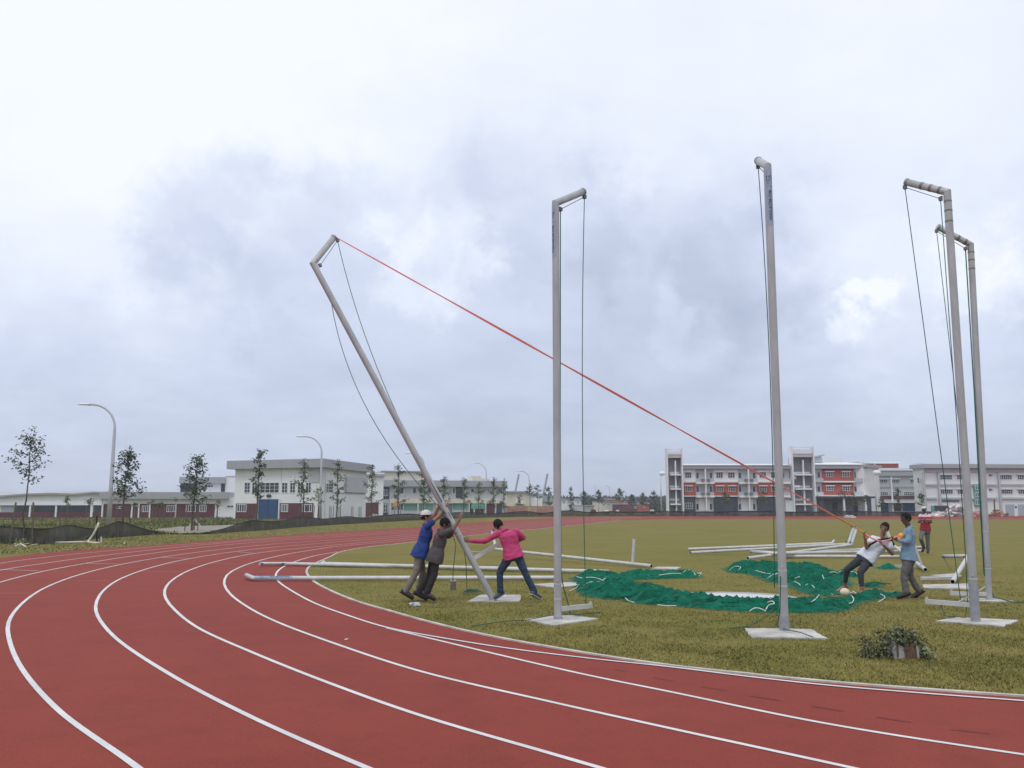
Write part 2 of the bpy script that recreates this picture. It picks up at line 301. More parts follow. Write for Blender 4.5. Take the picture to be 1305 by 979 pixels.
# ------------------------------------------------------------------ mesh helpers
ORG = {}
class MB:
    def __init__(s): s.v = []; s.f = []
    def add(s, vs, fs):
        o = len(s.v); s.v.extend(Vector(p) for p in vs); s.f.extend([tuple(i + o for i in f) for f in fs]); return s
    def hexa(s, b, t):   # four bottom and four top points, counter-clockwise
        return s.add(list(b) + list(t), [(3, 2, 1, 0), (4, 5, 6, 7), (0, 1, 5, 4), (1, 2, 6, 5), (2, 3, 7, 6), (3, 0, 4, 7)])
    def box(s, c, sz, rot=None):
        h = Vector(sz) / 2; P = []
        for z in (-1, 1):
            for x, y in ((-1, -1), (1, -1), (1, 1), (-1, 1)):
                p = Vector((x * h.x, y * h.y, z * h.z)); P.append((rot @ p if rot else p) + Vector(c))
        return s.hexa(P[:4], P[4:])
    def bar(s, a, b, w, h, up=(0, 0, 1)):
        a = Vector(a); b = Vector(b); d = (b - a).normalized(); u = Vector(up)
        if abs(d.dot(u)) > .98: u = Vector((1, 0, 0))
        x = d.cross(u).normalized() * w / 2; y = x.cross(d).normalized() * h / 2
        return s.hexa([a - x - y, a + x - y, a + x + y, a - x + y], [b - x - y, b + x - y, b + x + y, b - x + y])
    def tube(s, pts, r, n=10, cap=True):
        pts = [Vector(p) for p in pts]; k = len(pts); rs = r if isinstance(r, (list, tuple)) else [r] * k
        d0 = (pts[1] - pts[0]).normalized(); u = d0.orthogonal().normalized(); V = []
        for i, p in enumerate(pts):
            d = ((pts[min(i + 1, k - 1)] - p).normalized() + (p - pts[max(i - 1, 0)]).normalized())
            d = d.normalized() if d.length > 1e-6 else d0
            u = (u - d * u.dot(d)); u = u.normalized() if u.length > 1e-6 else d.orthogonal().normalized()
            w = d.cross(u)
            for j in range(n):
                a = 2 * math.pi * j / n; V.append(p + (u * math.cos(a) + w * math.sin(a)) * rs[i])
        Fc = [(i * n + j, i * n + (j + 1) % n, (i + 1) * n + (j + 1) % n, (i + 1) * n + j) for i in range(k - 1) for j in range(n)]
        if cap: Fc += [tuple(range(n))[::-1], tuple((k - 1) * n + j for j in range(n))]
        return s.add(V, Fc)
    def ell(s, c, ax, seg=14, rings=9):     # ellipsoid with three axis vectors
        c = Vector(c); ax = [Vector(a) for a in ax]; V = [c - ax[2]]
        for i in range(1, rings):
            t = math.pi * i / rings - math.pi / 2
            for j in range(seg):
                a = 2 * math.pi * j / seg
                V.append(c + ax[0] * math.cos(t) * math.cos(a) + ax[1] * math.cos(t) * math.sin(a) + ax[2] * math.sin(t))
        V.append(c + ax[2]); Fc = []
        for j in range(seg): Fc.append((0, 1 + (j + 1) % seg, 1 + j))
        for i in range(rings - 2):
            for j in range(seg):
                a = 1 + i * seg; Fc.append((a + j, a + (j + 1) % seg, a + seg + (j + 1) % seg, a + seg + j))
        l = len(V) - 1; a = 1 + (rings - 2) * seg
        for j in range(seg): Fc.append((a + j, a + (j + 1) % seg, l))
        return s.add(V, Fc)
    def prism(s, poly, z0, z1):
        k = len(poly); V = [Vector((p[0], p[1], z0)) for p in poly] + [Vector((p[0], p[1], z1)) for p in poly]
        return s.add(V, [tuple(range(k))[::-1], tuple(range(k, 2 * k))] + [(i, (i + 1) % k, k + (i + 1) % k, k + i) for i in range(k)])
    def loft(s, rings):
        n = len(rings[0]); V = [p for r in rings for p in r]; k = len(rings)
        Fc = [(i * n + j, i * n + (j + 1) % n, (i + 1) * n + (j + 1) % n, (i + 1) * n + j) for i in range(k - 1) for j in range(n)]
        return s.add(V, Fc + [tuple(range(n))[::-1], tuple((k - 1) * n + j for j in range(n))])
    def build(s, name, m, parent=None, smooth=False, fix=False, origin=None):
        org = ORG.get(parent.name, Vector()) if parent else None
        if origin is not None: org = loc = Vector(origin)
        elif org is None:
            xs = [p.x for p in s.v]; ys = [p.y for p in s.v]; zs = [p.z for p in s.v]
            org = Vector(((min(xs) + max(xs)) / 2, (min(ys) + max(ys)) / 2, min(zs)))
            loc = org
        else: loc = Vector()
        me = bpy.data.meshes.new(name); me.from_pydata([tuple(p - org) for p in s.v], [], s.f)
        if fix:
            bm = bmesh.new(); bm.from_mesh(me); bmesh.ops.recalc_face_normals(bm, faces=bm.faces); bm.to_mesh(me); bm.free()
        me.materials.append(m); me.update()
        if smooth: me.polygons.foreach_set('use_smooth', [True] * len(me.polygons))
        o = bpy.data.objects.new(name, me); COL.objects.link(o); o.location = loc
        if parent: o.parent = parent
        ORG[o.name] = org
        return o
def tag(o, label, cat, group=None):
    o['label'] = label; o['category'] = cat
    if group: o['group'] = group
    return o
def thing(name, loc, label, cat, group=None):
    o = bpy.data.objects.new(name, None); COL.objects.link(o); o.location = loc; o.empty_display_size = .2
    ORG[o.name] = Vector(loc); return tag(o, label, cat, group)
def struct(o): o['kind'] = 'structure'; return o
def stuff(o, label=None, cat=None):
    o['kind'] = 'stuff'
    if label: tag(o, label, cat)
    return o
def crom(pts, step=6.0):
    P = [Vector((p[0], p[1])) for p in pts]; P = [P[0] * 2 - P[1]] + P + [P[-1] * 2 - P[-2]]; out = []
    for i in range(1, len(P) - 2):
        a, b, c, d = P[i - 1:i + 3]; n = max(2, int((c - b).length / step))
        def tj(u, v, t): return t + max((v - u).length, 1e-4) ** .5
        t0 = 0; t1 = tj(a, b, t0); t2 = tj(b, c, t1); t3 = tj(c, d, t2)
        for k in range(n):
            t = t1 + (t2 - t1) * k / n
            A1 = a * ((t1 - t) / (t1 - t0)) + b * ((t - t0) / (t1 - t0)); A2 = b * ((t2 - t) / (t2 - t1)) + c * ((t - t1) / (t2 - t1)); A3 = c * ((t3 - t) / (t3 - t2)) + d * ((t - t2) / (t3 - t2))
            B1 = A1 * ((t2 - t) / (t2 - t0)) + A2 * ((t - t0) / (t2 - t0)); B2 = A2 * ((t3 - t) / (t3 - t1)) + A3 * ((t - t1) / (t3 - t1))
            out.append(B1 * ((t2 - t) / (t2 - t1)) + B2 * ((t - t1) / (t2 - t1)))
    return out + [P[-2]]
def remesh(o, voxel, smooth=4, wrinkle=0.0, wscale=9.0, dec=None):
    m = o.modifiers.new('r', 'REMESH'); m.mode = 'VOXEL'; m.voxel_size = voxel; m.use_smooth_shade = True
    if smooth:
        q = o.modifiers.new('s', 'SMOOTH'); q.iterations = smooth; q.factor = .5
    dg = bpy.context.evaluated_depsgraph_get(); dg.update()
    me = bpy.data.meshes.new_from_object(o.evaluated_get(dg)); me.name = o.name
    o.modifiers.clear(); old = o.data; o.data = me; bpy.data.meshes.remove(old)
    if wrinkle:
        sd_ = random.random() * 50
        for v in me.vertices:
            p = v.co * wscale + Vector((sd_, 0, 0)); p.z *= 1.7
            f = abs(noise.noise(p)) - .25 + .5 * (abs(noise.noise(p * 2.3)) - .25)
            v.co += v.normal * wrinkle * f * 2
    me.update(); return o

# ------------------------------------------------------------------ ground, track, lines
mb = MB(); S_ = 2600
mb.add([(-S_, -60, 0), (S_, -60, 0), (S_, S_ * 1.4, 0), (-S_, S_ * 1.4, 0)], [(0, 1, 2, 3)])
struct(mb.build('ground', M['grass'], origin=(0, 0, 0)))
KERB = [(1500, 904), (1305, 889), (1178, 880), (1051.6, 870), (950, 860), (851, 849), (750, 834), (650, 816.5), (590, 804), (530, 789), (500, 780.3), (453, 766.5), (415, 750.4), (398, 740.4), (392, 733), (390.6, 729), (393, 724), (400, 719.5), (408, 715.5), (422, 709.5), (430, 705)]
STR0 = [(430, 705), (453, 699.8), (480, 696), (500, 694), (571.5, 686), (640, 678.8), (720, 670.8), (790, 663.2)]
kp = [gp(p.x, p.y) for p in crom(KERB + STR0[1:], 8)]
E0 = gp(480, 696); E1 = gp(790, 663.2); U = (E1 - E0); U.z = 0; U.normalize(); NL = Vector((-U.y, U.x, 0))
far_in = [gp(850, 661.7), gp(1000, 661.6), gp(1200, 662.2), gp(1420, 662.6)]
OUT = [(0, 711.3), (61, 704.4), (122.6, 699.5), (200, 694.6), (288, 687.5), (376.6, 681.6), (438, 677.6), (500, 673.8), (590, 667.3), (707, 659.8), (790, 658.3)]
op = [gp(p.x, p.y) for p in crom(OUT, 10)]
outer = [Vector((22, -6, 0)), Vector((10, -12, 0)), Vector((-2, -11, 0)), Vector((-11, -4, 0)), Vector((-16.5, 6, 0)), Vector((-18.6, 18, 0)), Vector((-18.9, 25, 0))] + op + [gp(860, 658), gp(1000, 658), gp(1200, 657.8), gp(1500, 657.8)]
inner = kp + far_in
def resample(P, n):
    L_ = [0]
    for a, b in zip(P, P[1:]): L_.append(L_[-1] + (b - a).length)
    out = []; j = 0
    for i in range(n):
        t = L_[-1] * i / (n - 1)
        while j < len(P) - 2 and L_[j + 1] < t: j += 1
        out.append(P[j].lerp(P[j + 1], (t - L_[j]) / max(1e-9, L_[j + 1] - L_[j])))
    return out
# polygon between the inner and the outer edge, triangulated
TZ = .004
from mathutils.geometry import delaunay_2d_cdt
_pl = [Vector((p.x, p.y)) for p in inner + outer[::-1]]
_v, _e, _f = delaunay_2d_cdt(_pl, [], [list(range(len(_pl)))], 1, 1e-4)[:3]
me = bpy.data.meshes.new('running_track'); me.from_pydata([(p.x, p.y, TZ) for p in _v], [], [tuple(f) for f in _f]); me.update(); me.materials.append(M['track'])
if me.polygons[0].normal.z < 0: me.flip_normals()
o = bpy.data.objects.new('running_track', me); COL.objects.link(o); struct(o)
FIELD = kp + [Vector((120, 130, 0)), Vector((120, 8, 0))]
def strip(pts, w, z, name, m):
    V = []; Fc = []; n = len(pts)
    for i, p in enumerate(pts):
        d = pts[min(i + 1, n - 1)] - pts[max(i - 1, 0)]; d.z = 0; d.normalize(); q = Vector((-d.y, d.x, 0)) * w / 2
        V += [(p.x + q.x, p.y + q.y, z), (p.x - q.x, p.y - q.y, z)]
    Fc = [(2 * i, 2 * i + 1, 2 * i + 3, 2 * i + 2) for i in range(n - 1)]
    b_ = MB().add(V, Fc); o = b_.build(name, m)
    if o.data.polygons[0].normal.z < 0: o.data.flip_normals()
    return struct(o)
def straight(last, k, far=190):
    off = 1.2 * k
    out = []
    for s in (12, 30, 60, 90, 125):
        p = E0 + NL * off + U * s
        if p.y > last.y + 8: out.append(p)
    return out
LN = {
 'in': [(1500, 910), (1305, 894.6), (1178, 885), (1051.6, 874.3), (950, 863), (851, 850.8), (750, 840), (650, 827.6), (570, 815), (491, 800), (438, 783.3), (399.6, 768.8), (369, 752), (355, 742), (351.2, 735.5), (353.5, 729), (361.3, 722.8), (376.6, 716), (399.6, 709.2), (430, 703.6)],
 1: [(1500, 990), (1305, 963), (1051.6, 923), (851, 882), (750, 861.5), (650, 838.6), (570, 819.5), (493, 801)],
 2: [(1400, 1050), (1077, 978), (850, 928.5), (700, 895), (536.5, 856.5), (429, 821.7), (348.7, 791.3), (315.5, 774), (293, 757), (285.6, 744.5), (289, 733.5), (304.8, 723.6), (328, 715.5), (350, 709.9), (369, 706), (422.6, 697.3)],
 3: [(1000, 1050), (760, 978.5), (700, 961), (536.5, 913), (429, 875), (322, 832.4), (250.5, 799.6), (223.6, 778.7), (211.3, 763.4), (209.8, 752.7), (216, 742.7), (232.8, 731.2), (257, 721.3), (288, 712.8), (318.6, 706.6), (350, 702.2)],
 4: [(640, 1050), (461, 977), (322, 915.6), (214.6, 859), (145, 811.5), (124.5, 785.7), (121.8, 773.4), (127, 758.9), (142.5, 744.3), (168.6, 731.7), (211, 718.8), (257, 709.6), (303, 702.8), (350, 697.4)],
 5: [(300, 1075), (172, 977), (70, 902), (22, 843), (9.7, 802), (13.8, 787), (27.6, 770), (49, 754), (76.6, 741.2), (107, 731.1), (150, 720.6), (203.6, 710.9), (257, 703.4), (303, 698), (350, 693.3)],
 6: [(-120, 790), (-60, 762), (0, 742.5), (46, 730.5), (99.6, 720), (150, 711.7), (203.6, 704.2), (257, 697.8), (303, 693.3), (350, 689.3)],
 7: [(-120, 757), (0, 727.4), (61.3, 717.6), (122.6, 709.3), (200, 700.4), (257, 694.7), (303, 690.6), (350, 686.9)],
 8: [(-120, 741), (0, 718.2), (61, 710.2), (122.6, 703.8), (200, 696.8), (280, 691), (350, 685.6)]}
for k, pts in LN.items():
    P = [gp(p.x, p.y) for p in crom(pts, 7)]
    if isinstance(k, int) and k >= 2: P = P + straight(P[-1], k - 1 if k < 8 else 7.6)
    strip(P, .055 if k != 8 else .05, .008 + (.004 if k == 'in' else 0), 'lane_line', M['line'])
M['faintline'] = mat('faint_mark', (.48, .24, .20), .7, 0, .1, 2)
M['darkmark'] = mat('dark_scuff', (.10, .022, .022), .8, 0, .4, 3)
for a, b in [((109, 718.7), (152, 719.6)), ((0, 726.8), (48, 728.2)), ((207, 711.2), (245, 712.4)), ((303, 703.9), (326, 705.8))]:
    strip([gp(*a), gp(*b)], .05, .016, 'stagger_mark', M['line'])
for a, b in [((0, 757), (38, 757)), ((88, 740.5), (138, 740.5)), ((180, 729), (236, 729)), ((272, 719), (300, 719.5))]:
    strip([gp(*a), gp(*b)], .03, .016, 'faint_mark', M['faintline'])
for a, b in [((783, 854), (801, 857.5)), ((833, 864.5), (856, 869)), ((893, 876), (925, 881)), ((956, 888), (994, 894)), ((1034, 901), (1074, 907.5)), ((1117, 915), (1162, 922)), ((1212, 931), (1262, 936.5))]:
    strip([gp(*a).lerp(gp(*b), t) for t in (0, .3, .7, 1)], .016, .012, 'dark_mark', M['darkmark'])
# kerb round the field: pale edging, a real low step
V = []; n_ = len(kp)
mbk = MB()
for i, p in enumerate(kp):
    d = kp[min(i + 1, n_ - 1)] - kp[max(i - 1, 0)]; d.z = 0; d.normalize(); q = Vector((-d.y, d.x, 0)) * .03
    for s, z in ((-1, 0), (-1, .022), (1, .022), (1, 0)): V.append((p.x + q.x * s, p.y + q.y * s, z))
mbk.add(V, [(4 * i + j, 4 * i + j + 1, 4 * i + j + 5, 4 * i + j + 4) for i in range(n_ - 1) for j in range(3)])
struct(mbk.build('track_kerb', M['kerb'], fix=True))
# sandy ground and the gravel road behind the fence
def patch(px, z, name, m, jit=.0):
    P = [gp(*p) for p in px]; q = MB().add([(p.x, p.y, z) for p in P], [tuple(range(len(P)))]); o = q.build(name, m)
    if o.data.polygons[0].normal.z < 0: o.data.flip_normals()
    return struct(o)
patch([(196 + 0, 675.5), (205, 673.2), (214, 673.8), (226, 670.6), (240, 671.4), (258, 669.0), (276, 670), (296, 668.6), (318, 668.8), (306, 671.5), (292, 674.5), (276, 677.5), (262, 679.5), (246, 678.6), (230, 680), (216, 677.4)], .004, 'sand_patch', M['sand'])
patch([(0, 663.5), (40, 663), (44, 664.6), (0, 665.2)], .004, 'sand_patch', M['sand'])
patch([(-200, 660), (300, 660), (520, 658.6), (520, 657.6), (300, 658.6), (-200, 658.6)], .005, 'road', M['sand'])
# worn earth by the kerb bend
M['earth'] = mat('worn_earth', (.24, .15, .10), .95, 0, .25, 3, fine=.2, fscale=30)

def inpoly(x, y, poly):
    c = False; j = len(poly) - 1
    for i in range(len(poly)):
        a, b = poly[i], poly[j]
        if (a[1] > y) != (b[1] > y) and x < (b[0] - a[0]) * (y - a[1]) / (b[1] - a[1]) + a[0]: c = not c
        j = i
    return c
def inpoly_np(x, y, poly):
    c = np.zeros(len(x), bool); j = len(poly) - 1
    for i in range(len(poly)):
        a, b = poly[i], poly[j]
        if a[1] != b[1]:
            t = ((a[1] > y) != (b[1] > y)) & (x < (b[0] - a[0]) * (y - a[1]) / (b[1] - a[1]) + a[0]); c ^= t
        j = i
    return c

# ------------------------------------------------------------------ concrete pads and throwing circle
PADS = []
def pad(px, label, z=.022):
    P = [gp(*p, z) for p in px]; out = []
    for i, a in enumerate(P):
        b = P[(i + 1) % len(P)]; n = max(2, int((b - a).length / .12))
        for k in range(n):
            q = a.lerp(b, k / n); out.append((q.x + random.uniform(-.018, .018), q.y + random.uniform(-.018, .018)))
    PADS.append([(p.x, p.y) for p in P])
    return tag(MB().prism(out, -.05, z).build('concrete_pad', M['concrete'], fix=True), label, 'concrete pad', 'concrete footing pads of the cage')
pad([(668, 789), (718, 783), (763, 788), (704, 797)], 'concrete pad under the grey cage pole nearest the centre of the photo')
pad([(948, 800.5), (1000, 801), (1034, 802), (1056, 813.5), (958, 811.5)], 'pale concrete pad under the pole with navy lettering, nearest the track')
pad([(1192, 791), (1222, 786.5), (1299, 790), (1278, 798)], 'diamond concrete pad under the nearer of the two right hand poles')
pad([(1221, 763), (1262, 762), (1296, 766.5), (1240, 766)], 'narrow white pad under the farther of the two right hand poles')
pad([(596, 766), (612, 758), (664, 758), (663, 766)], 'white concrete pad under the foot of the man in pink')
pad([(678, 744.5), (735, 741.5), (742, 745.5), (705, 748.5)], 'thin white pad behind the centre pole, beside the green net')
pad([(1176, 745), (1240, 743.5), (1240, 750.5), (1178, 749)], 'long white slab on the grass left of the right hand poles')
pad([(1186, 733), (1220, 730.5), (1226, 734.5), (1205, 735.5)], 'thin pale slab beyond the open pipe end by the right hand poles')
pad([(830, 724.5), (838, 722.3), (868, 722.5), (862, 725)], 'small far white pad at the open end of the long lying pole')
c0 = gp(936, 766); CR = 1.22
circ = [(c0.x + CR * math.cos(a * math.pi / 36), c0.y + CR * math.sin(a * math.pi / 36)) for a in range(72)]
PADS.append(circ)
t = thing('throwing_circle', c0, 'round grey white concrete throwing circle behind the green net', 'throwing circle')
MB().prism(circ, -.02, .03).build('slab', M['circle'], t, fix=True)
ring = []
q = MB(); V = []
for a in range(72):
    ca, sa = math.cos(a * math.pi / 36), math.sin(a * math.pi / 36)
    for r_, z in ((CR + .002, 0), (CR + .002, .055), (CR + .03, .055), (CR + .03, 0)): V.append((c0.x + r_ * ca, c0.y + r_ * sa, z))
q.add(V, [(4 * i + j, 4 * i + j + 1, 4 * ((i + 1) % 72) + j + 1, 4 * ((i + 1) % 72) + j) for i in range(72) for j in range(3)]).build('rim', M['alu'], t, fix=True)

# ------------------------------------------------------------------ the poles of the throwing cage
PR = .06
CAGE = gp(936, 766)
def ring_on(mbx, c, a, r, h, n=16): mbx.tube([c - a * h / 2, c + a * h / 2], r, n)
def lettering(root, T, a, r, front):
    # sticker with writing that runs down the post from its top, wrapped on the tube
    side = front.cross(a).normalized()
    q = MB(); V = []; n = 9; L0, L1 = .03, .95
    for i in range(2):
        for j in range(n):
            an = (j / (n - 1) - .5) * 2.0; V.append(T - a * (L0 if i == 0 else L1) + (front * math.cos(an) + side * math.sin(an)) * (r + .002))
    q.add(V, [(j, j + 1, n + j + 1, n + j) for j in range(n - 1)])
    st = q.build('sticker', M['decal'], root, smooth=True)
    q = MB()
    for txt, size, start in (('IIEFN', .085, .10), ('athletics.com', .066, .40)):
        cu = bpy.data.curves.new('txt', 'FONT'); cu.body = txt; cu.size = size * 1.35; cu.offset = .0012; ob = bpy.data.objects.new('txt', cu); COL.objects.link(ob)
        bpy.context.view_layer.update(); me = bpy.data.meshes.new_from_object(ob)
        vs = []; q = MB()
        for v in me.vertices:
            an = (v.co.y - size * .45) / (r + .004)
            vs.append(T - a * (start + v.co.x) + (front * math.cos(an) + side * math.sin(an)) * (r + .0045))
        q.add(vs, [tuple(p.vertices) for p in me.polygons])
        bpy.data.objects.remove(ob); bpy.data.curves.remove(cu); bpy.data.meshes.remove(me)
        q.build('lettering', M['navy'], st)
def cage_pole(B, T, r, label, m='galv', sleeve=.24, joints=(.75,), bh=.2, rope=True, tape=False, text=None, hollow=False, bracket=True, ropeto=None, group='steel poles of the throwing cage', rad=PR, brace=True):
    B = Vector(B); T = Vector(T); a = (T - B).normalized(); r = (r - a * r.dot(a)).normalized(); E = T + r * .66 + a * .36
    b = (E - T).normalized(); w = a.cross(r).normalized(); nrm = (a + b).normalized()
    root = thing('cage_pole', B, label, 'pole', group)
    n = 20; circ = [(r * math.cos(2 * math.pi * k / n) + w * math.sin(2 * math.pi * k / n)) * rad for k in range(n)]
    mit = [B + c + a * ((T - B - c).dot(nrm) / a.dot(nrm)) for c in circ]
    q = MB(); V = [B + c for c in circ] + mit; q.add(V, [(j, (j + 1) % n, n + (j + 1) % n, n + j) for j in range(n)])
    if hollow:
        inn = [B + c * .84 for c in circ]; deep = [B + c * .84 + a * .25 for c in circ]
        q.add([B + c for c in circ] + inn, [(j, n + j, n + (j + 1) % n, (j + 1) % n) for j in range(n)])
    post = q.build('post', M[m], root, smooth=True)
    if hollow: MB().add(inn + deep, [(j, n + j, n + (j + 1) % n, (j + 1) % n) for j in range(n)] + [tuple(range(n, 2 * n))]).build('bore', M['hole'], root)
    q = MB(); endr = [p + b * ((E - p).dot(b)) for p in mit]
    q.add(mit + endr, [(j, (j + 1) % n, n + (j + 1) % n, n + j) for j in range(n)] + [tuple(n + j for j in range(n))]); ob = q.build('arm', M[m], root, smooth=False)
    ob.data.polygons.foreach_set('use_smooth', [True] * n + [False])
    q = MB(); ring_on(q, E - b * .02, b, rad + .006, .035); q.build('end_cap', M['sleeve'], root)
    # pulleys under the arm with the line between them
    und = (-a + b * a.dot(b)).normalized()
    p1 = E + und * (rad + .03) - b * .03; p0 = T - a * .085 + r * (rad + .05)
    for p in (p1, p0):
        q = MB(); q.bar(p - w * .03, p + w * .03, .05, .06, a); q.bar(p - und * .05, p, .02, .03, r); q.build('pulley', M['galv_dark'], root)
    MB().tube([p0, p1], .006, 6).build('line', M['galv_dark'], root)
    if sleeve:
        q = MB(); q.tube([B - a * .05, B + a * sleeve], rad + .009, 20); q.build('sleeve', M['sleeve'], root, smooth=False)
    for j in joints:
        q = MB(); ring_on(q, B + a * j, a, rad + .004, .022); q.build('joint_ring', M['alu'], root)
    if len(joints):
        q = MB(); c = B + a * (joints[0] + .06); f = Vector((-B.x, -B.y, 0)).normalized(); f = (f - a * f.dot(a)).normalized(); q.tube([c, c + f * (rad + .03)], .012, 8); q.build('bolt', M['alu'], root)
    foot = None
    if bracket:
        s0 = B + a * bh + r * rad * .8; s1 = B + a * bh + r * .74; q = MB(); q.bar(s0, s1, .05, .07, a); q.bar(s1 - r * .02 + a * .03, s1 - r * .02 + a * .07, .03, .03, r); q.build('bracket_arm', M['alu'], root)
        if brace: MB().tube([B + a * (bh + .14) + r * rad * .8, B + a * (bh + .03) + r * .24], .011, 8).build('brace', M['alu'], root)
        foot = s1 - r * .12 - a * .035
    if tape:
        for k in (.14, .32, .5): MB().tube([T + b * (k * .75 - .018) * 1.2, T + b * (k * .75 + .018) * 1.2], rad + .003, 18).build('tape_wrap', M['tape'], root)
        for k in (.16, .32, .5): MB().tube([T - a * (k - .014), T - a * (k + .014)], rad + .003, 18).build('tape_wrap', M['tape'], root)
    if text is not None: lettering(root, T, a, rad, text)
    return dict(root=root, B=B, T=T, E=E, a=a, b=b, r=r, w=w, p1=p1, p0=p0, foot=foot)
def cord(pts, label, m='cord', r=.007, name='cord', n=6, group='green cords on the cage poles', cat='cord'):
    return tag(MB().tube(pts, r, n).build(name, M[m], smooth=True), label, cat, group)
def sagline(a, b, sag, n=16, bow=Vector()):
    return [a.lerp(b, i / n) + (Vector((0, 0, -sag)) + bow) * 4 * (i / n) * (1 - i / n) for i in range(n + 1)]
def stand(bpx, tpx, label, **k):
    B = gp(*bpx, .0); T = at(tpx[0], tpx[1], B.y); B.z = .0
    r = CAGE - B; r.z = 0; return cage_pole(B, T, r.normalized(), label, **k)
tocam = lambda B, off=0: (Matrix.Rotation(off, 3, 'Z') @ Vector((-B.x, -B.y, 0)).normalized())
B1, B2, B3, B4 = gp(711, 790.5), gp(1000, 805.5), gp(1243.5, 793.5), gp(1260.5, 765.5)
P1 = stand((711, 790.5), (708, 259), 'upright cage pole nearest the centre of the photo, its arm pointing right', joints=(.56, .33), sleeve=.06, bh=.17, text=tocam(B1, -1.0), brace=False)
P2 = stand((1000, 805.5), (978, 212), 'tallest upright cage pole, navy lettering near its top, closest to the track', joints=(.86, .64), sleeve=.23, bh=.2, text=tocam(B2, .28), bracket=False)
P3 = stand((1243.5, 793.5), (1207, 245), 'nearer of the two upright cage poles at the right, arm with tape rings pointing left', joints=(.66, .38, .2), sleeve=.60, bh=.26, tape=True)
P4 = stand((1260.5, 765.5), (1237, 312), 'farther of the two upright cage poles at the right, green cord along its post', joints=(.60, 1.3), sleeve=0, bh=.12, tape=True)
# cords
def hang(P, label, end=None, bow=Vector(), **k):
    e = end if end is not None else P['foot']; return cord(sagline(P['p1'], e, 0, 18, bow), label, **k)
hang(P1, 'thin green cord from the arm of the centre pole down to its foot bracket', bow=Vector((-.05, 0, 0)))
cord([P1['p0'], P1['B'] + P1['r'] * .075 + P1['a'] * 3, P1['B'] + P1['r'] * .075 + P1['a'] * .75, P1['B'] + P1['r'] * .12 + P1['a'] * .5, P1['B'] + P1['r'] * .2 + P1['a'] * .3, P1['B'] + P1['r'] * .28 + Vector((0, 0, .06)), P1['B'] + P1['r'] * .8 + Vector((0.1, 0, .062))], 'green cord lying close along the right side of the centre pole', r=.009)
cord([P1['B'] + P1['r'] * .26 + Vector((0, 0, .065)), P1['B'] + Vector((-.1, .1, .062)), gp(672, 790, .06), gp(640, 792, .02), gp(600, 798, .02)], 'dark green cord trailing over the pad of the centre pole towards the track')
cord(sagline(P2['p1'], P2['B'] + P2['r'] * .10 + Vector((-.1, 0, .6)), 0, 18, Vector((.06, 0, 0))), 'green cord hanging just left of the lettered pole')
cord([P2['p0'], P2['B'] + P2['r'] * .08 + P2['a'] * 3, P2['B'] + P2['r'] * .08 + P2['a'] * 1, gp(994, 781, .3), gp(990, 797, .06), gp(1000, 802, .055), gp(1020, 806, .055), gp(1036, 812, .055)], 'cord at the foot of the lettered pole running over its pad')
cord([gp(992, 770, .1), gp(975, 785, .03), gp(955, 798, .03), gp(930, 801, .02)], 'green cord from the net to the pad of the lettered pole')
hang(P3, 'thin dark cord slanting from the tip of the nearer right pole arm', end=P3['B'] + P3['r'] * .2 + P3['a'] * .3)
cord([P3['p0'], P3['B'] + P3['r'] * .085 + P3['a'] * 3, P3['B'] + P3['r'] * .085 + P3['a'] * 1.0, P3['B'] + P3['r'] * .1 + P3['a'] * .3, P3['B'] + P3['r'] * .15 + Vector((0, 0, .06)), P3['B'] + P3['r'] * .45 + Vector((0, 0, .06)), P3['B'] + P3['r'] * .52 + P3['a'] * .26], 'dark cord down the left side of the nearer right pole to its bracket')
hang(P4, 'thin cord hanging from the tip of the farther right pole arm', end=P4['B'] + P4['r'] * .2 + P4['a'] * .16)
cord([P4['p0'], P4['B'] + P4['r'] * .08 + P4['a'] * 4, P4['B'] + P4['r'] * .075 + P4['a'] * 1.7, P4['B'] + P4['r'] * .07 + P4['a'] * .5, P4['B'] + Vector((.1, 0, .06)), gp(1290, 767, .03), gp(1304, 767.5, .02), gp(1330, 769, .02)], 'thick green cord tied down the post of the farther right pole', r=.012)

# the pole being raised
BR = gp(629, 763, .05); BR.z = .02; LR = (P1['T'] - P1['B']).length + .55
best = None
for i in range(400):
    Y = 11 + i * .02; T = at(399, 336, Y); e = abs((T - BR).length - LR) + .12 * abs(Y - BR.y)
    if best is None or e < best[0]: best = (e, T)
TR = best[1]; aR = (TR - BR).normalized()
u_ = aR.orthogonal().normalized(); v_ = aR.cross(u_); best = None
for i in range(360):
    r = u_ * math.cos(i * math.pi / 180) + v_ * math.sin(i * math.pi / 180); e = proj(TR + r * .66 + aR * .36)
    er = math.hypot(e[0] - 425, e[1] - 301) + (2 if r.y < 0 else 0)
    if best is None or er < best[0]: best = (er, r)
PRS = cage_pole(BR, TR, best[1], 'leaning cage pole pushed upright by three men and pulled by an orange strap', sleeve=0, joints=(1.4,), bh=.86, hollow=True)
def on_pole(py, off=Vector()):   # point of the raised pole's axis seen at this photo row
    lo, hi = 0.0, 1.0
    for _ in range(40):
        m_ = (lo + hi) / 2
        if proj(BR.lerp(TR, m_))[1] > py: lo = m_
        else: hi = m_
    return BR.lerp(TR, lo) + off
cord(sagline(PRS['p1'], on_pole(640) + Vector((.03, -.08, 0)), 0, 18, Vector((-.22, 0, -.0))), 'thin dark cord hanging from the arm tip of the leaning pole')
qp = on_pole(388); cord(sagline(qp + Vector((-.06, -.02, 0)), on_pole(655) + Vector((-.02, -.08, 0)), 0, 20, Vector((-.36, 0, -.10))), 'thin dark cord bowing out on the left of the leaning pole')
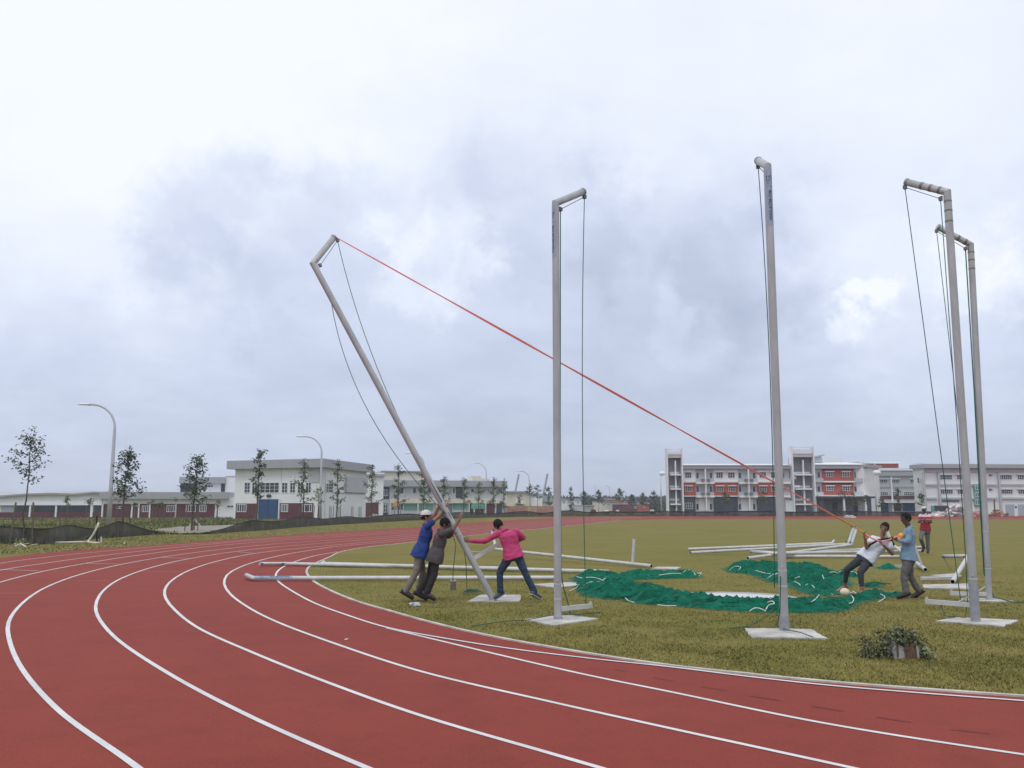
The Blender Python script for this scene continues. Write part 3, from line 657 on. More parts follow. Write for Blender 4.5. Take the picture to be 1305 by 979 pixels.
cord([on_pole(652) + Vector((.05, -.07, 0)), at(590, 690, BR.y), at(594, 720, BR.y), gp(595, 752, .03)], 'green cord hanging from the leaning pole to the ground between the men')
cord([on_pole(662) + Vector((-.03, -.08, 0)), at(581, 695, BR.y), at(578, 722, BR.y), at(577, 740, BR.y)], 'second green cord hanging beside the man in the charcoal shirt')
q = MB(); c1 = gp(602, 756, .02)
q.tube([c1 + Vector((.22 * math.cos(t) * (1 - .03 * t), .2 * math.sin(t) * (1 - .03 * t), .01 + .004 * t)) for t in np.linspace(0, 19, 90)], .008, 6)
tag(q.build('cord_coil', M['cord'], smooth=True), 'coil of green cord on the grass beside the white pad', 'cord coil')
M['net_cord'] = M['cord']

# orange strap from the pole tip to the pullers
def ribbon(mbx, P, w, tw0, tw1, thick=.006):
    n = len(P); V = []; Fc = []
    for i, p in enumerate(P):
        d = (P[min(i + 1, n - 1)] - P[max(i - 1, 0)]).normalized(); u = d.cross(Vector((0, 1, 0))).normalized(); v = d.cross(u)
        an = tw0 + (tw1 - tw0) * i / (n - 1); x = u * math.cos(an) + v * math.sin(an); y = d.cross(x)
        wi = w(i / (n - 1)) if callable(w) else w
        V += [p + x * wi / 2 + y * thick / 2, p + x * wi / 2 - y * thick / 2, p - x * wi / 2 - y * thick / 2, p - x * wi / 2 + y * thick / 2]
    for i in range(n - 1):
        for j in range(4): Fc.append((4 * i + j, 4 * i + (j + 1) % 4, 4 * i + 4 + (j + 1) % 4, 4 * i + 4 + j))
    mbx.add(V, Fc + [(0, 1, 2, 3), (4 * n - 1, 4 * n - 2, 4 * n - 3, 4 * n - 4)])
YD = 17.9                                        # depth of the man who pulls
HS = at(1089, 672, YD); st = thing('pull_strap', HS, 'long orange red strap from the leaning pole tip to the pulling man', 'strap')
S0 = PRS['E'] - PRS['b'] * .02 + Vector((.04, 0, 0)); K = S0.lerp(HS, .955)
q = MB(); ribbon(q, sagline(S0, HS, .0, 90)[:87], lambda t: .013 + .036 * (.35 + .65 * abs(math.sin(t * 13 + .5))) * min(1, t * 2 + .25), 0, 1.1); q.build('webbing', M['strap'], st)
lst = sagline(S0, HS, .0, 90)[86:]
HAND1 = at(1101.5, 680, YD - .28)
q = MB(); ribbon(q, lst + [HAND1], .045, 1.1, 1.4); q.build('tail', M['strap_y'], st)

# ------------------------------------------------------------------ lying poles
def pick_r(B, T, tgt, pref=None):
    a = (T - B).normalized(); u_ = a.orthogonal().normalized(); v_ = a.cross(u_); best = None
    for i in range(360):
        r = u_ * math.cos(i * math.pi / 180) + v_ * math.sin(i * math.pi / 180); e = proj(T + r * .66 + a * .36)
        if (T + r * .66 + a * .36).z < PR: continue
        er = math.hypot(e[0] - tgt[0], e[1] - tgt[1]) + (4 * max(0, -r.dot(pref)) if pref else 0)
        if best is None or er < best[0]: best = (er, r)
    return best[1]
G2 = 'cage poles lying on the ground'
def lie(bpx, bz, tpx, tz, label, tgt=None, r=None, **k):
    B = gp(*bpx, bz); T = gp(*tpx, tz)
    if r is None: r = pick_r(B, T, tgt, Vector((0, 1, .2)))
    k.setdefault('rad', .053); k.setdefault('sleeve', 0); k.setdefault('joints', (1.0,)); k.setdefault('bracket', False)
    return cage_pole(B, T, r, label, m='alu', group=G2, **k)
LB = lie((712, 736.5), .075, (323, 737), .075, 'lying pole with blue lettering at its bent end, nearest the camera across the track', tgt=(316, 733), joints=(2.0, 4.0))
lettering(LB['root'], LB['T'], LB['a'], .053, Vector((0, -.75, .66)).normalized())
lie((660, 725), .07, (360, 718.5), .07, 'lying pole behind the lettered one with its tip over the track lane', tgt=(333, 719), joints=(1.2, 3.0))
lie((776, 729), .075, (410, 718.2), .09, 'lying pole ending just left of the large green net heap', tgt=(400, 716), joints=(1.6, 3.4))
lie((830, 721.5), .07, (632, 700), .26, 'lying pole on the grass behind the man in pink, foot bracket standing up', r=Vector((.12, 0, 1)), bracket=True, bh=.78, hollow=True, joints=(1.9,), brace=False)
lie((880.5, 704.5), .09, (1081, 693.5), .32, 'lying pole with open end at the far left of the rear stack', r=Vector((.1, .1, 1)), hollow=True)
lie((877, 700), .07, (1060, 692.5), .30, 'lying pole at the very back of the rear stack', r=Vector((0, 1, .1)))
lie((953, 711.5), .085, (1085, 694.5), .36, 'lying pole with open end in the front of the rear stack, arm sticking up', r=Vector((.14, 0, 1)), hollow=True)
lie((1180, 697), .07, (990, 705), .08, 'rear stack pole running behind the leaning man, middle one', r=Vector((0, 1, .05)))
lie((1175, 702), .07, (985, 705.5), .2, 'rear stack pole crossing over behind the leaning man, upper one', r=Vector((0, 1, .05)))
lie((1150, 709.5), .07, (1000, 709), .075, 'rear stack pole closest to the leaning man, lowest one', r=Vector((0, 1, .05)))
lie((1179.5, 726), .075, (1137, 694), .34, 'lying pole with open end pointing at the camera behind the light blue shirt', r=Vector((-.25, .1, 1)), hollow=True, bracket=True, bh=.7, brace=False)
LE = lie((1214, 741.5), .075, (1234, 709), .42, 'lying pole with open end left of the two right hand poles, arm held level', tgt=(1211, 707.5), hollow=True, bracket=True, bh=.75, brace=False)
cord([LE['p1'], LE['p1'].lerp(gp(1212.5, 727), .5), gp(1212.5, 727, .02)], 'short dark cord from the raised arm of the lying pole at the right')
tag(MB().bar(gp(1174, 737, .05), gp(1213, 736.6, .05), .07, .08).build('steel_bar', M['alu']), 'loose square steel bar by the open pipe end at the right', 'steel bar')
tag(MB().bar(gp(1140, 722, .05), gp(1172, 721.6, .05), .07, .08).build('steel_bar', M['alu']), 'loose square steel bar behind the man in the light blue shirt', 'steel bar')

# ------------------------------------------------------------------ green nets
NETG = 'green netting lying on the grass'
def net(outline, label, h=.14, cell=.03, ropes=(), seed=0):
    P = [gp(*p) for p in outline]; poly = [(p.x, p.y) for p in P]
    xs = [p[0] for p in poly]; ys = [p[1] for p in poly]
    nx = int((max(xs) - min(xs)) / cell) + 3; ny = int((max(ys) - min(ys)) / cell) + 3
    X = min(xs) - cell + cell * np.arange(nx); Y = min(ys) - cell + cell * np.arange(ny)
    GX, GY = np.meshgrid(X, Y); fx, fy = GX.ravel(), GY.ravel()
    D = np.full(len(fx), 1e9)
    for i in range(len(poly)):
        a = np.array(poly[i]); b = np.array(poly[(i + 1) % len(poly)]); ab = b - a; L2 = (ab ** 2).sum() + 1e-9
        t = np.clip(((fx - a[0]) * ab[0] + (fy - a[1]) * ab[1]) / L2, 0, 1); D = np.minimum(D, np.hypot(fx - a[0] - t * ab[0], fy - a[1] - t * ab[1]))
    ins = inpoly_np(fx, fy, poly); D = np.where(ins, D, -D)
    jit = np.array([noise.noise((x * 4 + seed, y * 4, seed)) for x, y in zip(fx, fy)]); D = D + jit * .07 + np.array([noise.noise((x * 13 + seed, y * 13, 5)) for x, y in zip(fx, fy)]) * .03
    pr = np.clip(D / .42, 0, 1); pr = np.clip(pr * (2 - pr), 0, 1)
    fold = np.array([.5 - abs(noise.noise((x * 3.2 + noise.noise((x * 2, y * 2, 7)) * 1.2, y * 13 + noise.noise((x * 2.4, y * 2, 1)) * 3, 4 + seed))) * 1.6 for x, y in zip(fx, fy)])
    rid = np.array([1 - abs(noise.noise((x * 2.1 + y * 1.2, y * 3.8, 3 + seed))) * 1.5 for x, y in zip(fx, fy)])
    mid = np.array([.5 - abs(noise.noise((x * 5.5 - y * 3, y * 7, 9 + seed))) for x, y in zip(fx, fy)])
    h *= .68; fin = np.array([noise.noise((x * 21, y * 21, 2 + seed)) for x, y in zip(fx, fy)])
    Z = np.where(D > 0, .006 + pr * h * np.clip(.30 + .80 * np.clip(rid, 0, 1) ** 2 + .45 * mid, .08, 1.5) + fin * .006 * pr + fold * .07 * pr, -.02)
    vs = [(float(a), float(b), float(c)) for a, b, c in zip(fx, fy, Z)]
    keep = (D > -cell * 1.2).reshape(ny, nx); Fc = []
    for j in range(ny - 1):
        for i in range(nx - 1):
            if keep[j, i] or keep[j, i + 1] or keep[j + 1, i] or keep[j + 1, i + 1]:
                a = j * nx + i
                if (D[a] > 0) or (D[a + 1] > 0) or (D[a + nx] > 0) or (D[a + nx + 1] > 0): Fc.append((a, a + 1, a + nx + 1, a + nx))
    used = sorted({i for f in Fc for i in f}); mp = {a: b for b, a in enumerate(used)}
    mbx = MB().add([vs[i] for i in used], [tuple(mp[i] for i in f) for f in Fc])
    c = Vector((sum(xs) / len(xs), sum(ys) / len(ys), 0))
    root = thing('cage_net', c, label, 'net', NETG); mbx.build('netting', M['net'], root, smooth=True)
    ring_ = ((D > -.13 - .05 * jit) & (D < .07)).reshape(ny, nx); Z2 = .014 + .012 * jit + .01 * fin; F2 = []
    for j in range(ny - 1):
        for i in range(nx - 1):
            if ring_[j, i] and ring_[j, i + 1] and ring_[j + 1, i] and ring_[j + 1, i + 1]: a = j * nx + i; F2.append((a, a + 1, a + nx + 1, a + nx))
    u2 = sorted({i for f in F2 for i in f}); m2 = {a: b for b, a in enumerate(u2)}
    if F2: MB().add([(float(fx[i]), float(fy[i]), float(max(.006, Z2[i]) + max(0, D[i]) * .3)) for i in u2], [tuple(m2[i] for i in f) for f in F2]).build('open_mesh', M['netmesh'], root, smooth=True)
    rr = random.Random(seed + 90); fq = MB(); pts = []; NP = len(P); NS = NP * 5
    for k in range(NS):       # one long loose cord that wanders in loops over the heap
        i = k * NP // NS; a_ = P[i].lerp(P[(i + 1) % NP], (k * NP / NS) % 1); inw = (P[(i + NP // 2) % NP] - a_).normalized()
        cc = a_ + inw * rr.uniform(-.05, .55); ph = rr.uniform(0, 6.3); ra = rr.uniform(.04, .16); cv_ = rr.uniform(1.2, 4.5)
        for j in range(6):
            an = ph + cv_ * j / 5; x = cc.x + ra * math.cos(an) * (1 + .4 * j / 5); y = cc.y + .7 * ra * math.sin(an)
            ii = min(nx - 1, max(0, int(round((x - X[0]) / cell)))); jj = min(ny - 1, max(0, int(round((y - Y[0]) / cell)))); pts.append(Vector((x, y, max(0, Z[jj * nx + ii]) + .010)))
    fq.tube(pts, .0055, 5)
    fq.build('loose_cord', M['net_dark'] if seed % 2 else M['net_light'], root, smooth=True)
    def hz(x, y):
        i = min(nx - 1, max(0, int(round((x - X[0]) / cell)))); j = min(ny - 1, max(0, int(round((y - Y[0]) / cell)))); return max(0.0, Z[j * nx + i])
    for rp in ropes:
        pts = []
        for p in crom(rp, 2.2):
            z_ = .5
            while z_ > 0:
                g = gp(p.x, p.y, z_)
                if hz(g.x, g.y) >= z_: break
                z_ -= .008
            pts.append(gp(p.x, p.y, max(z_, 0) + .016))
        MB().tube(pts, .0078, 6).build('border_rope', M['white_rope'], root, smooth=True)
    return root
net([(734, 744), (731, 737), (742, 734), (765, 735), (790, 737), (806, 743), (818, 752), (838, 758), (862, 759), (885, 766), (910, 768.5), (935, 772), (962, 773), (985, 772), (1012, 774), (1050, 772), (1078, 766), (1098, 760), (1118, 757), (1138, 760), (1112, 765), (1092, 769), (1082, 776), (1066, 780.5), (1035, 781), (990, 781.5), (945, 779.5), (905, 777), (868, 773), (835, 771), (812, 769.5), (798, 764), (770, 763.5), (746, 760), (736, 753)],
    'largest green net heap, a long winding pile in front of the white circle', h=.24, seed=1,
    ropes=[[(735, 735), (742, 737)], [(738, 745), (733, 750), (726, 753)], [(746, 736), (756, 736), (764, 738), (770, 741)], [(744, 746), (752, 742), (764, 741), (772, 737)], [(797, 762), (800, 765), (808, 768)], [(838, 771), (850, 772), (862, 772)],
           [(955, 779), (962, 775), (970, 776), (976, 779)], [(976, 777), (980, 771), (987, 769), (984, 766), (978, 768)], [(982, 763), (984, 759), (992, 760), (1000, 762)], [(1033, 768), (1040, 763), (1044, 758)], [(1048, 757), (1056, 753), (1061, 758)], [(1084, 758), (1088, 763), (1086, 768), (1082, 769)], [(1122, 757), (1128, 761), (1120, 767)]])
net([(782, 736), (800, 733), (815, 731.5), (830, 734), (850, 733.5), (868, 732.5), (876, 730), (893, 733), (888, 737), (858, 737.5), (832, 738.5), (808, 739.5)], 'thin tail of green net trailing right from the left net heap', h=.2, seed=2,
    ropes=[[(840, 733), (855, 731), (868, 731)], [(870, 730), (876, 726), (884, 729), (886, 733)], [(889, 731), (894, 730), (891, 734)]])
net([(812, 746), (824, 744.5), (837, 747), (826, 749.5)], 'smallest scrap of green net on bare earth between net heap and tail', h=.1, seed=3)
net([(925, 726), (934, 722.5), (950, 723), (1000, 725), (1045, 726), (1062, 731), (1076, 738), (1082, 745), (1070, 754), (1052, 760), (1030, 757), (1012, 749), (1004, 744), (980, 742), (976, 738), (955, 732), (932, 730)],
    'flat green net spread behind the lettered pole, left of the leaning man', h=.26, seed=4,
    ropes=[[(930, 727), (936, 722), (944, 723), (941, 727)], [(963, 727), (978, 731), (990, 731), (998, 730)], [(977, 738), (984, 733), (994, 731)], [(1012, 741), (1018, 744), (1020, 746)], [(1013, 737), (1019, 735)], [(1026, 746), (1032, 744), (1038, 749)], [(1048, 733), (1050, 738)], [(1055, 730), (1064, 729), (1068, 731)], [(1055, 745), (1060, 746)]])
net([(1060, 731), (1080, 730), (1096, 731), (1094, 736), (1076, 736)], 'short strip of green net behind the knees of the leaning man', h=.14, seed=5, ropes=[[(1068, 730), (1074, 727), (1080, 728)], [(1082, 729), (1090, 729), (1093, 733)]])
net([(1119, 723.5), (1128, 721.5), (1143, 722.5), (1142, 725.5), (1124, 726)], 'small green net bundle beside the loose steel bar, left of the light blue shirt', h=.16, seed=6)
net([(1102, 746), (1112, 743), (1121, 744.5), (1120, 748.5), (1106, 749)], 'small green net bundle between the leaning man and the man in light blue', h=.16, seed=7)
net([(1132, 758), (1140, 755.5), (1151, 757), (1149, 761.5), (1136, 761.5)], 'small green net scrap at the toes of the man in the light blue shirt', h=.13, seed=8)

# ------------------------------------------------------------------ small things on the grass
bp_ = gp(1077, 760.5, .02); t = thing('float_ball', bp_, 'cream ball with a white cord on the net by bare feet', 'ball')
MB().ell(bp_ + Vector((0, 0, .085)), [(.095, 0, 0), (0, .095, 0), (0, 0, .08)], 20, 12).build('shell', M['balls'], t, smooth=True)
MB().tube([bp_ + Vector(p) for p in ((.09, -.02, .07), (.16, -.05, .10), (.21, -.08, .05), (.2, -.2, .03), (.16, -.26, .05))], .010, 6).build('cord', M['white_rope'], t, smooth=True)
pb = gp(577.5, 752); t = thing('post_stub', pb, 'short rusty grey steel stub with two bright bolts beside the hanging cords', 'steel stub')
MB().tube([pb, pb + Vector((0, 0, .185))], .062, 18).build('tube', M['rusty'], t)
for dx in (-.035, .035): MB().tube([pb + Vector((dx, -.02, .185)), pb + Vector((dx, -.02, .215))], .024, 8).build('bolt', M['alu'], t)
pp = gp(528, 773); q = MB()
for i in range(60):
    c = pp + Vector((random.gauss(0, .05), random.gauss(0, .045), random.uniform(.005, .05))); ax = Vector((random.uniform(-1, 1), random.uniform(-1, 1), random.uniform(-1, 1))).normalized(); o_ = ax.orthogonal().normalized() * random.uniform(.015, .04); p_ = ax * random.uniform(.015, .04)
    q.add([c - o_ - p_, c + o_ - p_ * .6, c + o_ + p_, c - o_ * .7 + p_], [(0, 1, 2, 3)])
tag(q.build('wrapper', M['paper']), 'crumpled silver wrapper on the grass by the track edge', 'litter')
for px, lab in (((441, 815), 'tiny white scrap lying on the red track lane'), ((1178, 772), None)):
    if lab:
        g = gp(*px, .01); q = MB(); q.add([g + Vector(p) for p in ((-.025, -.012, 0), (.02, -.018, .004), (.03, .014, .01), (-.012, .02, .006))], [(0, 1, 2, 3)]); tag(q.build('paper_scrap', M['white_rope']), lab, 'litter')
# weathered cut block under cut branches
bk = gp(1150, 838.5); t = thing('timber_block', bk, 'short split timber block, grey and red brown, under cut green branches', 'timber block')
q = MB(); q.hexa([bk + Vector(p) for p in ((-.135, -.06, 0), (.0, -.07, 0), (.0, .05, 0), (-.125, .05, 0))], [bk + Vector(p) for p in ((-.12, -.05, .19), (-.005, -.06, .13), (-.005, .04, .15), (-.11, .04, .20))]); q.build('grey_side', M['timber_grey'], t)
q = MB(); q.hexa([bk + Vector(p) for p in ((.003, -.05, 0), (.15, -.045, 0), (.145, .07, 0), (.003, .07, 0))], [bk + Vector(p) for p in ((.003, -.045, .17), (.14, -.04, .165), (.135, .06, .175), (.003, .06, .18))]); q.build('red_side', M['timber_red'], t)
q = MB(); q.hexa([bk + Vector(p) for p in ((.153, -.055, 0), (.185, -.05, 0), (.18, .06, 0), (.153, .06, 0))], [bk + Vector(p) for p in ((.15, -.05, .15), (.175, -.045, .13), (.17, .05, .14), (.15, .05, .16))]); q.build('pale_edge', M['timber_grey'], t)
q = MB(); q.bar(bk + Vector((-.08, -.066, .02)), bk + Vector((-.075, -.06, .185)), .02, .012, (0, 1, 0)); q.build('red_streak', M['timber_red'], t)
rg = random.Random(3)
def leafquad(q, c, d, u, l, w):
    d = d.normalized(); s = d.cross(u); s = s.normalized() if s.length > 1e-4 else d.orthogonal().normalized()
    q.add([c, c + d * l * .45 + s * w / 2, c + d * l, c + d * l * .45 - s * w / 2], [(0, 1, 2, 3)])
def rv(r): return Vector((r.uniform(-1, 1), r.uniform(-1, 1), r.uniform(-1, 1)))
q = MB(); tw = MB()
for i in range(2000):
    k = rg.random()
    if k < .48: c = bk + Vector((rg.gauss(.02, .115), rg.gauss(.06, .09), abs(rg.gauss(.22, .055))))
    elif k < .80: c = bk + Vector((rg.uniform(-.46, -.05), rg.gauss(.04, .10), abs(rg.gauss(.0, .075)) * 1.2))
    else: c = bk + Vector((rg.uniform(.15, .33), rg.gauss(.02, .09), abs(rg.gauss(0, .06))))
    if c.z < .005: c.z = .005 + rg.random() * .03
    if -.15 < c.x - bk.x < .2 and c.y < bk.y - .02 and c.z < .15: continue
    leafquad(q, c, rv(rg) + Vector((0, 0, -.2)), rv(rg), rg.uniform(.03, .065), rg.uniform(.014, .03))
for i in range(60):
    a = bk + Vector((rg.uniform(-.5, .3), rg.gauss(.04, .09), rg.uniform(.02, .2))); tw.tube([a, a + rv(rg) * .12 + Vector((0, 0, .01))], .004, 4)
t = thing('cut_branches', bk, 'heap of cut leafy branches over a timber block on the grass near the track', 'branches')
q.build('leaves', M['leafcut'], t); tw.build('twigs', M['bark'], t)

# ------------------------------------------------------------------ people
def person(label, Y, J, look, skin, shirt, trousers, shoe, hair='hair', cap=None, sleeve=1.0, front=None, hem=-.16, hands=None, shirt_fit=1.0, bare=False, root_px=None, shoes_pale=False, mouth=True, H=1.0):
    W = {}
    for k, v in J.items(): W[k] = at(v[0], v[1], Y + (v[2] if len(v) > 2 else 0))
    pm = H
    base = Vector(((W['ankL'].x + W['ankR'].x) / 2, Y, 0)); root = thing('person', base, label, 'person')
    U_ = (W['shL'] + W['shR']) / 2; D_ = (W['hipL'] + W['hipR']) / 2; ax = (U_ - D_); tl = ax.length; ax = ax.normalized()
    s_hi = (W['shR'] - W['shL']); s_lo = (W['hipR'] - W['hipL'])
    s_hi = (s_hi - ax * s_hi.dot(ax)).normalized(); s_lo = (s_lo - ax * s_lo.dot(ax)).normalized()
    fr = Vector(front or look); 
    def loft(spec, ext, n=20):
        rings = []
        for t, w, dp, fo in spec:
            s = s_lo.lerp(s_hi, min(1, max(0, t))).normalized(); nn = ax.cross(s).normalized()
            if nn.dot(fr) < 0: nn = -nn
            c = D_ + ax * tl * t + nn * fo; c += (W['neck'] - (D_ + ax * tl * 1.0)) * max(0, (t - .93)) * 3 if t > .93 else Vector()
            ring = []
            for j in range(n):
                a = 2 * math.pi * j / n; ca, sa = math.cos(a), math.sin(a); e = .8
                ring.append(c + s * (w + ext) * pm * math.copysign(abs(ca) ** e, ca) + nn * (dp + ext) * pm * math.copysign(abs(sa) ** e, sa))
            rings.append(ring)
        return rings
    TORSO = [(-.14, .10, .085, 0), (-.02, .158, .11, -.01), (.15, .155, .105, 0), (.42, .135, .092, .008), (.68, .158, .108, .012), (.86, .165, .10, .006), (.96, .125, .075, 0), (1.03, .07, .06, 0)]
    def limb(q, pts, rs, seg=12):
        for (a, ra), (b, rb) in zip(zip(pts, rs), list(zip(pts, rs))[1:]):
            n = max(2, int((b - a).length / .03))
            q.tube([a.lerp(b, i / n) for i in range(n + 1)], [ra + (rb - ra) * i / n for i in range(n + 1)], seg)
        for p, r in zip(pts, rs): q.ell(p, [(r, 0, 0), (0, r, 0), (0, 0, r)], 12, 8)
    # body: one continuous skin
    q = MB(); q.loft(loft([(t, w * .93, d * .9, f) for t, w, d, f in TORSO], 0))
    limb(q, [W['neck'] - ax * .03, W['neck'].lerp(W['head'], .62)], [.058 * pm, .05 * pm])
    up = (W['head'] - W['neck']).normalized(); lk = Vector(look).normalized(); lk = (lk - up * lk.dot(up) * .5).normalized(); hs = lk.cross(up).normalized(); hu = hs.cross(lk).normalized()
    hc = W['head']
    q.ell(hc + hu * .015, [hs * .074 * pm, lk * .094 * pm, hu * .102 * pm], 18, 12)
    q.ell(hc - hu * .055 + lk * .022, [hs * .054 * pm, lk * .064 * pm, hu * .062 * pm], 14, 10)      # jaw
    q.ell(hc + lk * .094 - hu * .012, [hs * .013, lk * .022, hu * .024], 10, 8)                 # nose
    q.ell(hc + lk * .08 - hu * .052, [hs * .022, lk * .014, hu * .010], 10, 8)                  # lips
    for s in (-1, 1): q.ell(hc + hs * s * .076 - lk * .008 - hu * .004, [hs * .010, lk * .019, hu * .030], 8, 8)
    for sd_ in 'LR':
        limb(q, [W['sh' + sd_], W['el' + sd_], W['wr' + sd_]], [.047 * pm, .037 * pm, .027 * pm])
        limb(q, [W['hip' + sd_], W['kn' + sd_], W['ank' + sd_]], [.080 * pm, .052 * pm, .036 * pm])
        # hand: palm, four fingers, thumb
        wr = W['wr' + sd_]; hd = (W['ha' + sd_] - wr).normalized(); pn = Vector((hands or {}).get(sd_, (0, -1, 0))); pn = (pn - hd * pn.dot(hd)).normalized(); hx = hd.cross(pn)
        q.ell(wr + hd * .045, [hx * .040, pn * .017, hd * .055], 12, 8)
        for i, (o, l) in enumerate(((-.030, .062), (-.010, .074), (.010, .070), (.029, .056))):
            k0 = wr + hd * .085 + hx * o; k1 = k0 + (hd * .8 + pn * .35 + hx * o * 2).normalized() * l * .5; k2 = k1 + (hd * .45 + pn * .85).normalized() * l * .5
            limb(q, [wr + hd * .055 + hx * o * .8, k0, k1, k2], [.0105, .0105, .0098, .0085], 8)
        k0 = wr + hd * .03 - hx * .036; k1 = k0 - hx * .026 + hd * .030 + pn * .012; limb(q, [wr + hd * .02 - hx * .02, k0, k1, k1 + hd * .026 + pn * .012], [.013, .0125, .011, .009], 8)
        an = W['ank' + sd_]; to = W['toe' + sd_]; fd = (to - an); fl = fd.normalized(); fdz = Vector((fl.x, fl.y, min(fl.z, .2))).normalized(); fs = fdz.cross(Vector((0, 0, 1))).normalized(); fu = fs.cross(fdz)
        q.ell(an.lerp(to, .0) - fu * .035 - fdz * .02, [fs * .036, fdz * .045, fu * .04], 12, 8)
        q.tube([an - fu * .02, an.lerp(to, .55) - fu * .012, to], [.036, .036, .024], 12)
        q.ell(to, [fs * .042, fdz * .04, fu * .020], 12, 8)
    body = q.build('body', M[skin], root, smooth=True); remesh(body, .0065, 3)
    # trousers
    q = MB(); q.loft(loft([(-.16, .10, .09, 0), (-.06, .165, .118, -.008), (.08, .168, .116, 0), (.24, .150, .108, .004)], .012))
    for sd_ in 'LR':
        kn, an = W['kn' + sd_], W['ank' + sd_]; cuff = an + (kn - an).normalized() * (.10 if bare else .015)
        limb(q, [W['hip' + sd_], W['hip' + sd_].lerp(kn, .5), kn, kn.lerp(cuff, .5), cuff], [.098 * pm, .082 * pm, .066 * pm, (.056 if bare else .066) * pm, (.046 if bare else .064) * pm])
    tr = q.build('trousers', M[trousers], root, smooth=True); remesh(tr, .011, 5, .007, 7)
    # shirt
    hemr = [(hem, .188 * shirt_fit, .142 * shirt_fit, -.006), (.05, .182 * shirt_fit, .136 * shirt_fit, -.002), (.25, .168 * shirt_fit, .122 * shirt_fit, .004)]
    q = MB(); q.loft(loft(hemr + [(.45, .146, .104, .008), (.68, .165, .116, .012), (.86, .172, .108, .006), (.955, .135, .085, 0), (1.0, .080, .070, 0), (1.025, .058, .058, 0)], .014))
    for sd_ in 'LR':
        a, e, w_ = W['sh' + sd_], W['el' + sd_], W['wr' + sd_]
        if sleeve >= 1: limb(q, [a, e, w_.lerp(e, .06)], [.066 * pm, .054 * pm, .041 * pm])
        else: limb(q, [a, a.lerp(e, sleeve)], [.067 * pm, .064 * pm])
    sh = q.build('shirt', M[shirt], root, smooth=True); remesh(sh, .011, 5, .007, 6.5)
    # collar
    q = MB(); nk = W['neck']; q.tube([nk - up * .05, nk - up * .02, nk + up * .004], [.078, .068, .061], 16); q.build('collar', M[shirt], root, smooth=True)
    # hair, cap, eyes
    q = MB(); q.ell(hc + hu * .026 - lk * .012, [hs * .086 * pm, lk * .104 * pm, hu * .104 * pm], 28, 18)
    kf = []
    for f in q.f:
        c = sum((q.v[i] for i in f), Vector()) / len(f) - hc; a, b = c.dot(lk), c.dot(hu)
        if (a > .045 and b < .055) or b < -.055 or (a > -.01 and b < -.01): continue
        kf.append(f)
    q.f = kf
    for i, v in enumerate(q.v): q.v[i] = v + rv(rg) * .004 + (v - hc).normalized() * .006 * noise.noise((v - hc) * 40)
    ob = q.build('hair', M[hair], root, smooth=True)
    for s in (-1, 1):
        q = MB(); q.ell(hc + lk * .083 + hs * s * .032 + hu * .018, [hs * .013, lk * .009, hu * .007], 10, 6); q.build('eye', M['eye'], root)
        q = MB(); q.ell(hc + lk * .086 + hs * s * .032 + hu * .040, [hs * .02, lk * .008, hu * .005], 10, 6); q.build('eyebrow', M['hair'], root)
    if cap:
        q = MB(); q.ell(hc + hu * .035 - lk * .005, [hs * .093, lk * .110, hu * .098], 28, 18); q.f = [f for f in q.f if (sum((q.v[i] for i in f), Vector()) / len(f) - hc).dot(hu) > .028]
        cp = q.build('cap', M['cap'], root, smooth=True); q = MB(); bd = lk * cap[0] + hs * cap[1]; bs = bd.cross(hu)
        top = [hc + hu * .03 + bd * (.085 + .075 * math.cos(a)) * 1.0 + bs * .082 * math.sin(a) - hu * .018 * (1 + math.cos(a)) * .5 for a in np.linspace(-1.57, 1.57, 12)]
        q.add(top + [p - hu * .007 for p in top], [tuple(range(12)), tuple(range(12, 24))[::-1]] + [(i, (i + 1) % 12, 12 + (i + 1) % 12, 12 + i) for i in range(12)]); q.build('peak', M['cap'], cp)
    if not bare:
        for sd_ in 'LR':
            an = W['ank' + sd_]; to = W['toe' + sd_]; fl = (to - an).normalized(); fdz = Vector((fl.x, fl.y, min(fl.z, .2))).normalized(); fs = fdz.cross(Vector((0, 0, 1))).normalized(); fu = fs.cross(fdz); q = MB()
            q.ell(an - fu * .035 - fdz * .03, [fs * .046, fdz * .058, fu * .046], 14, 10); q.tube([an - fu * .035, an.lerp(to, .6) - fu * .01, to], [.045, .047, .036], 14)
            q.ell(to, [fs * .050, fdz * .055, fu * .032], 14, 10)
            s_ = q.build('shoe', M[shoe], root, smooth=True); remesh(s_, .009, 4)
            q = MB(); q.bar(an - fu * .078 - fdz * .08, to - fu * .030 + fdz * .05, .085, .018, fu); q.build('sole', M['sole'] if shoes_pale else M['eye'], s_)
    return root, W, dict(ax=ax, s=s_hi)
YR = BR.y
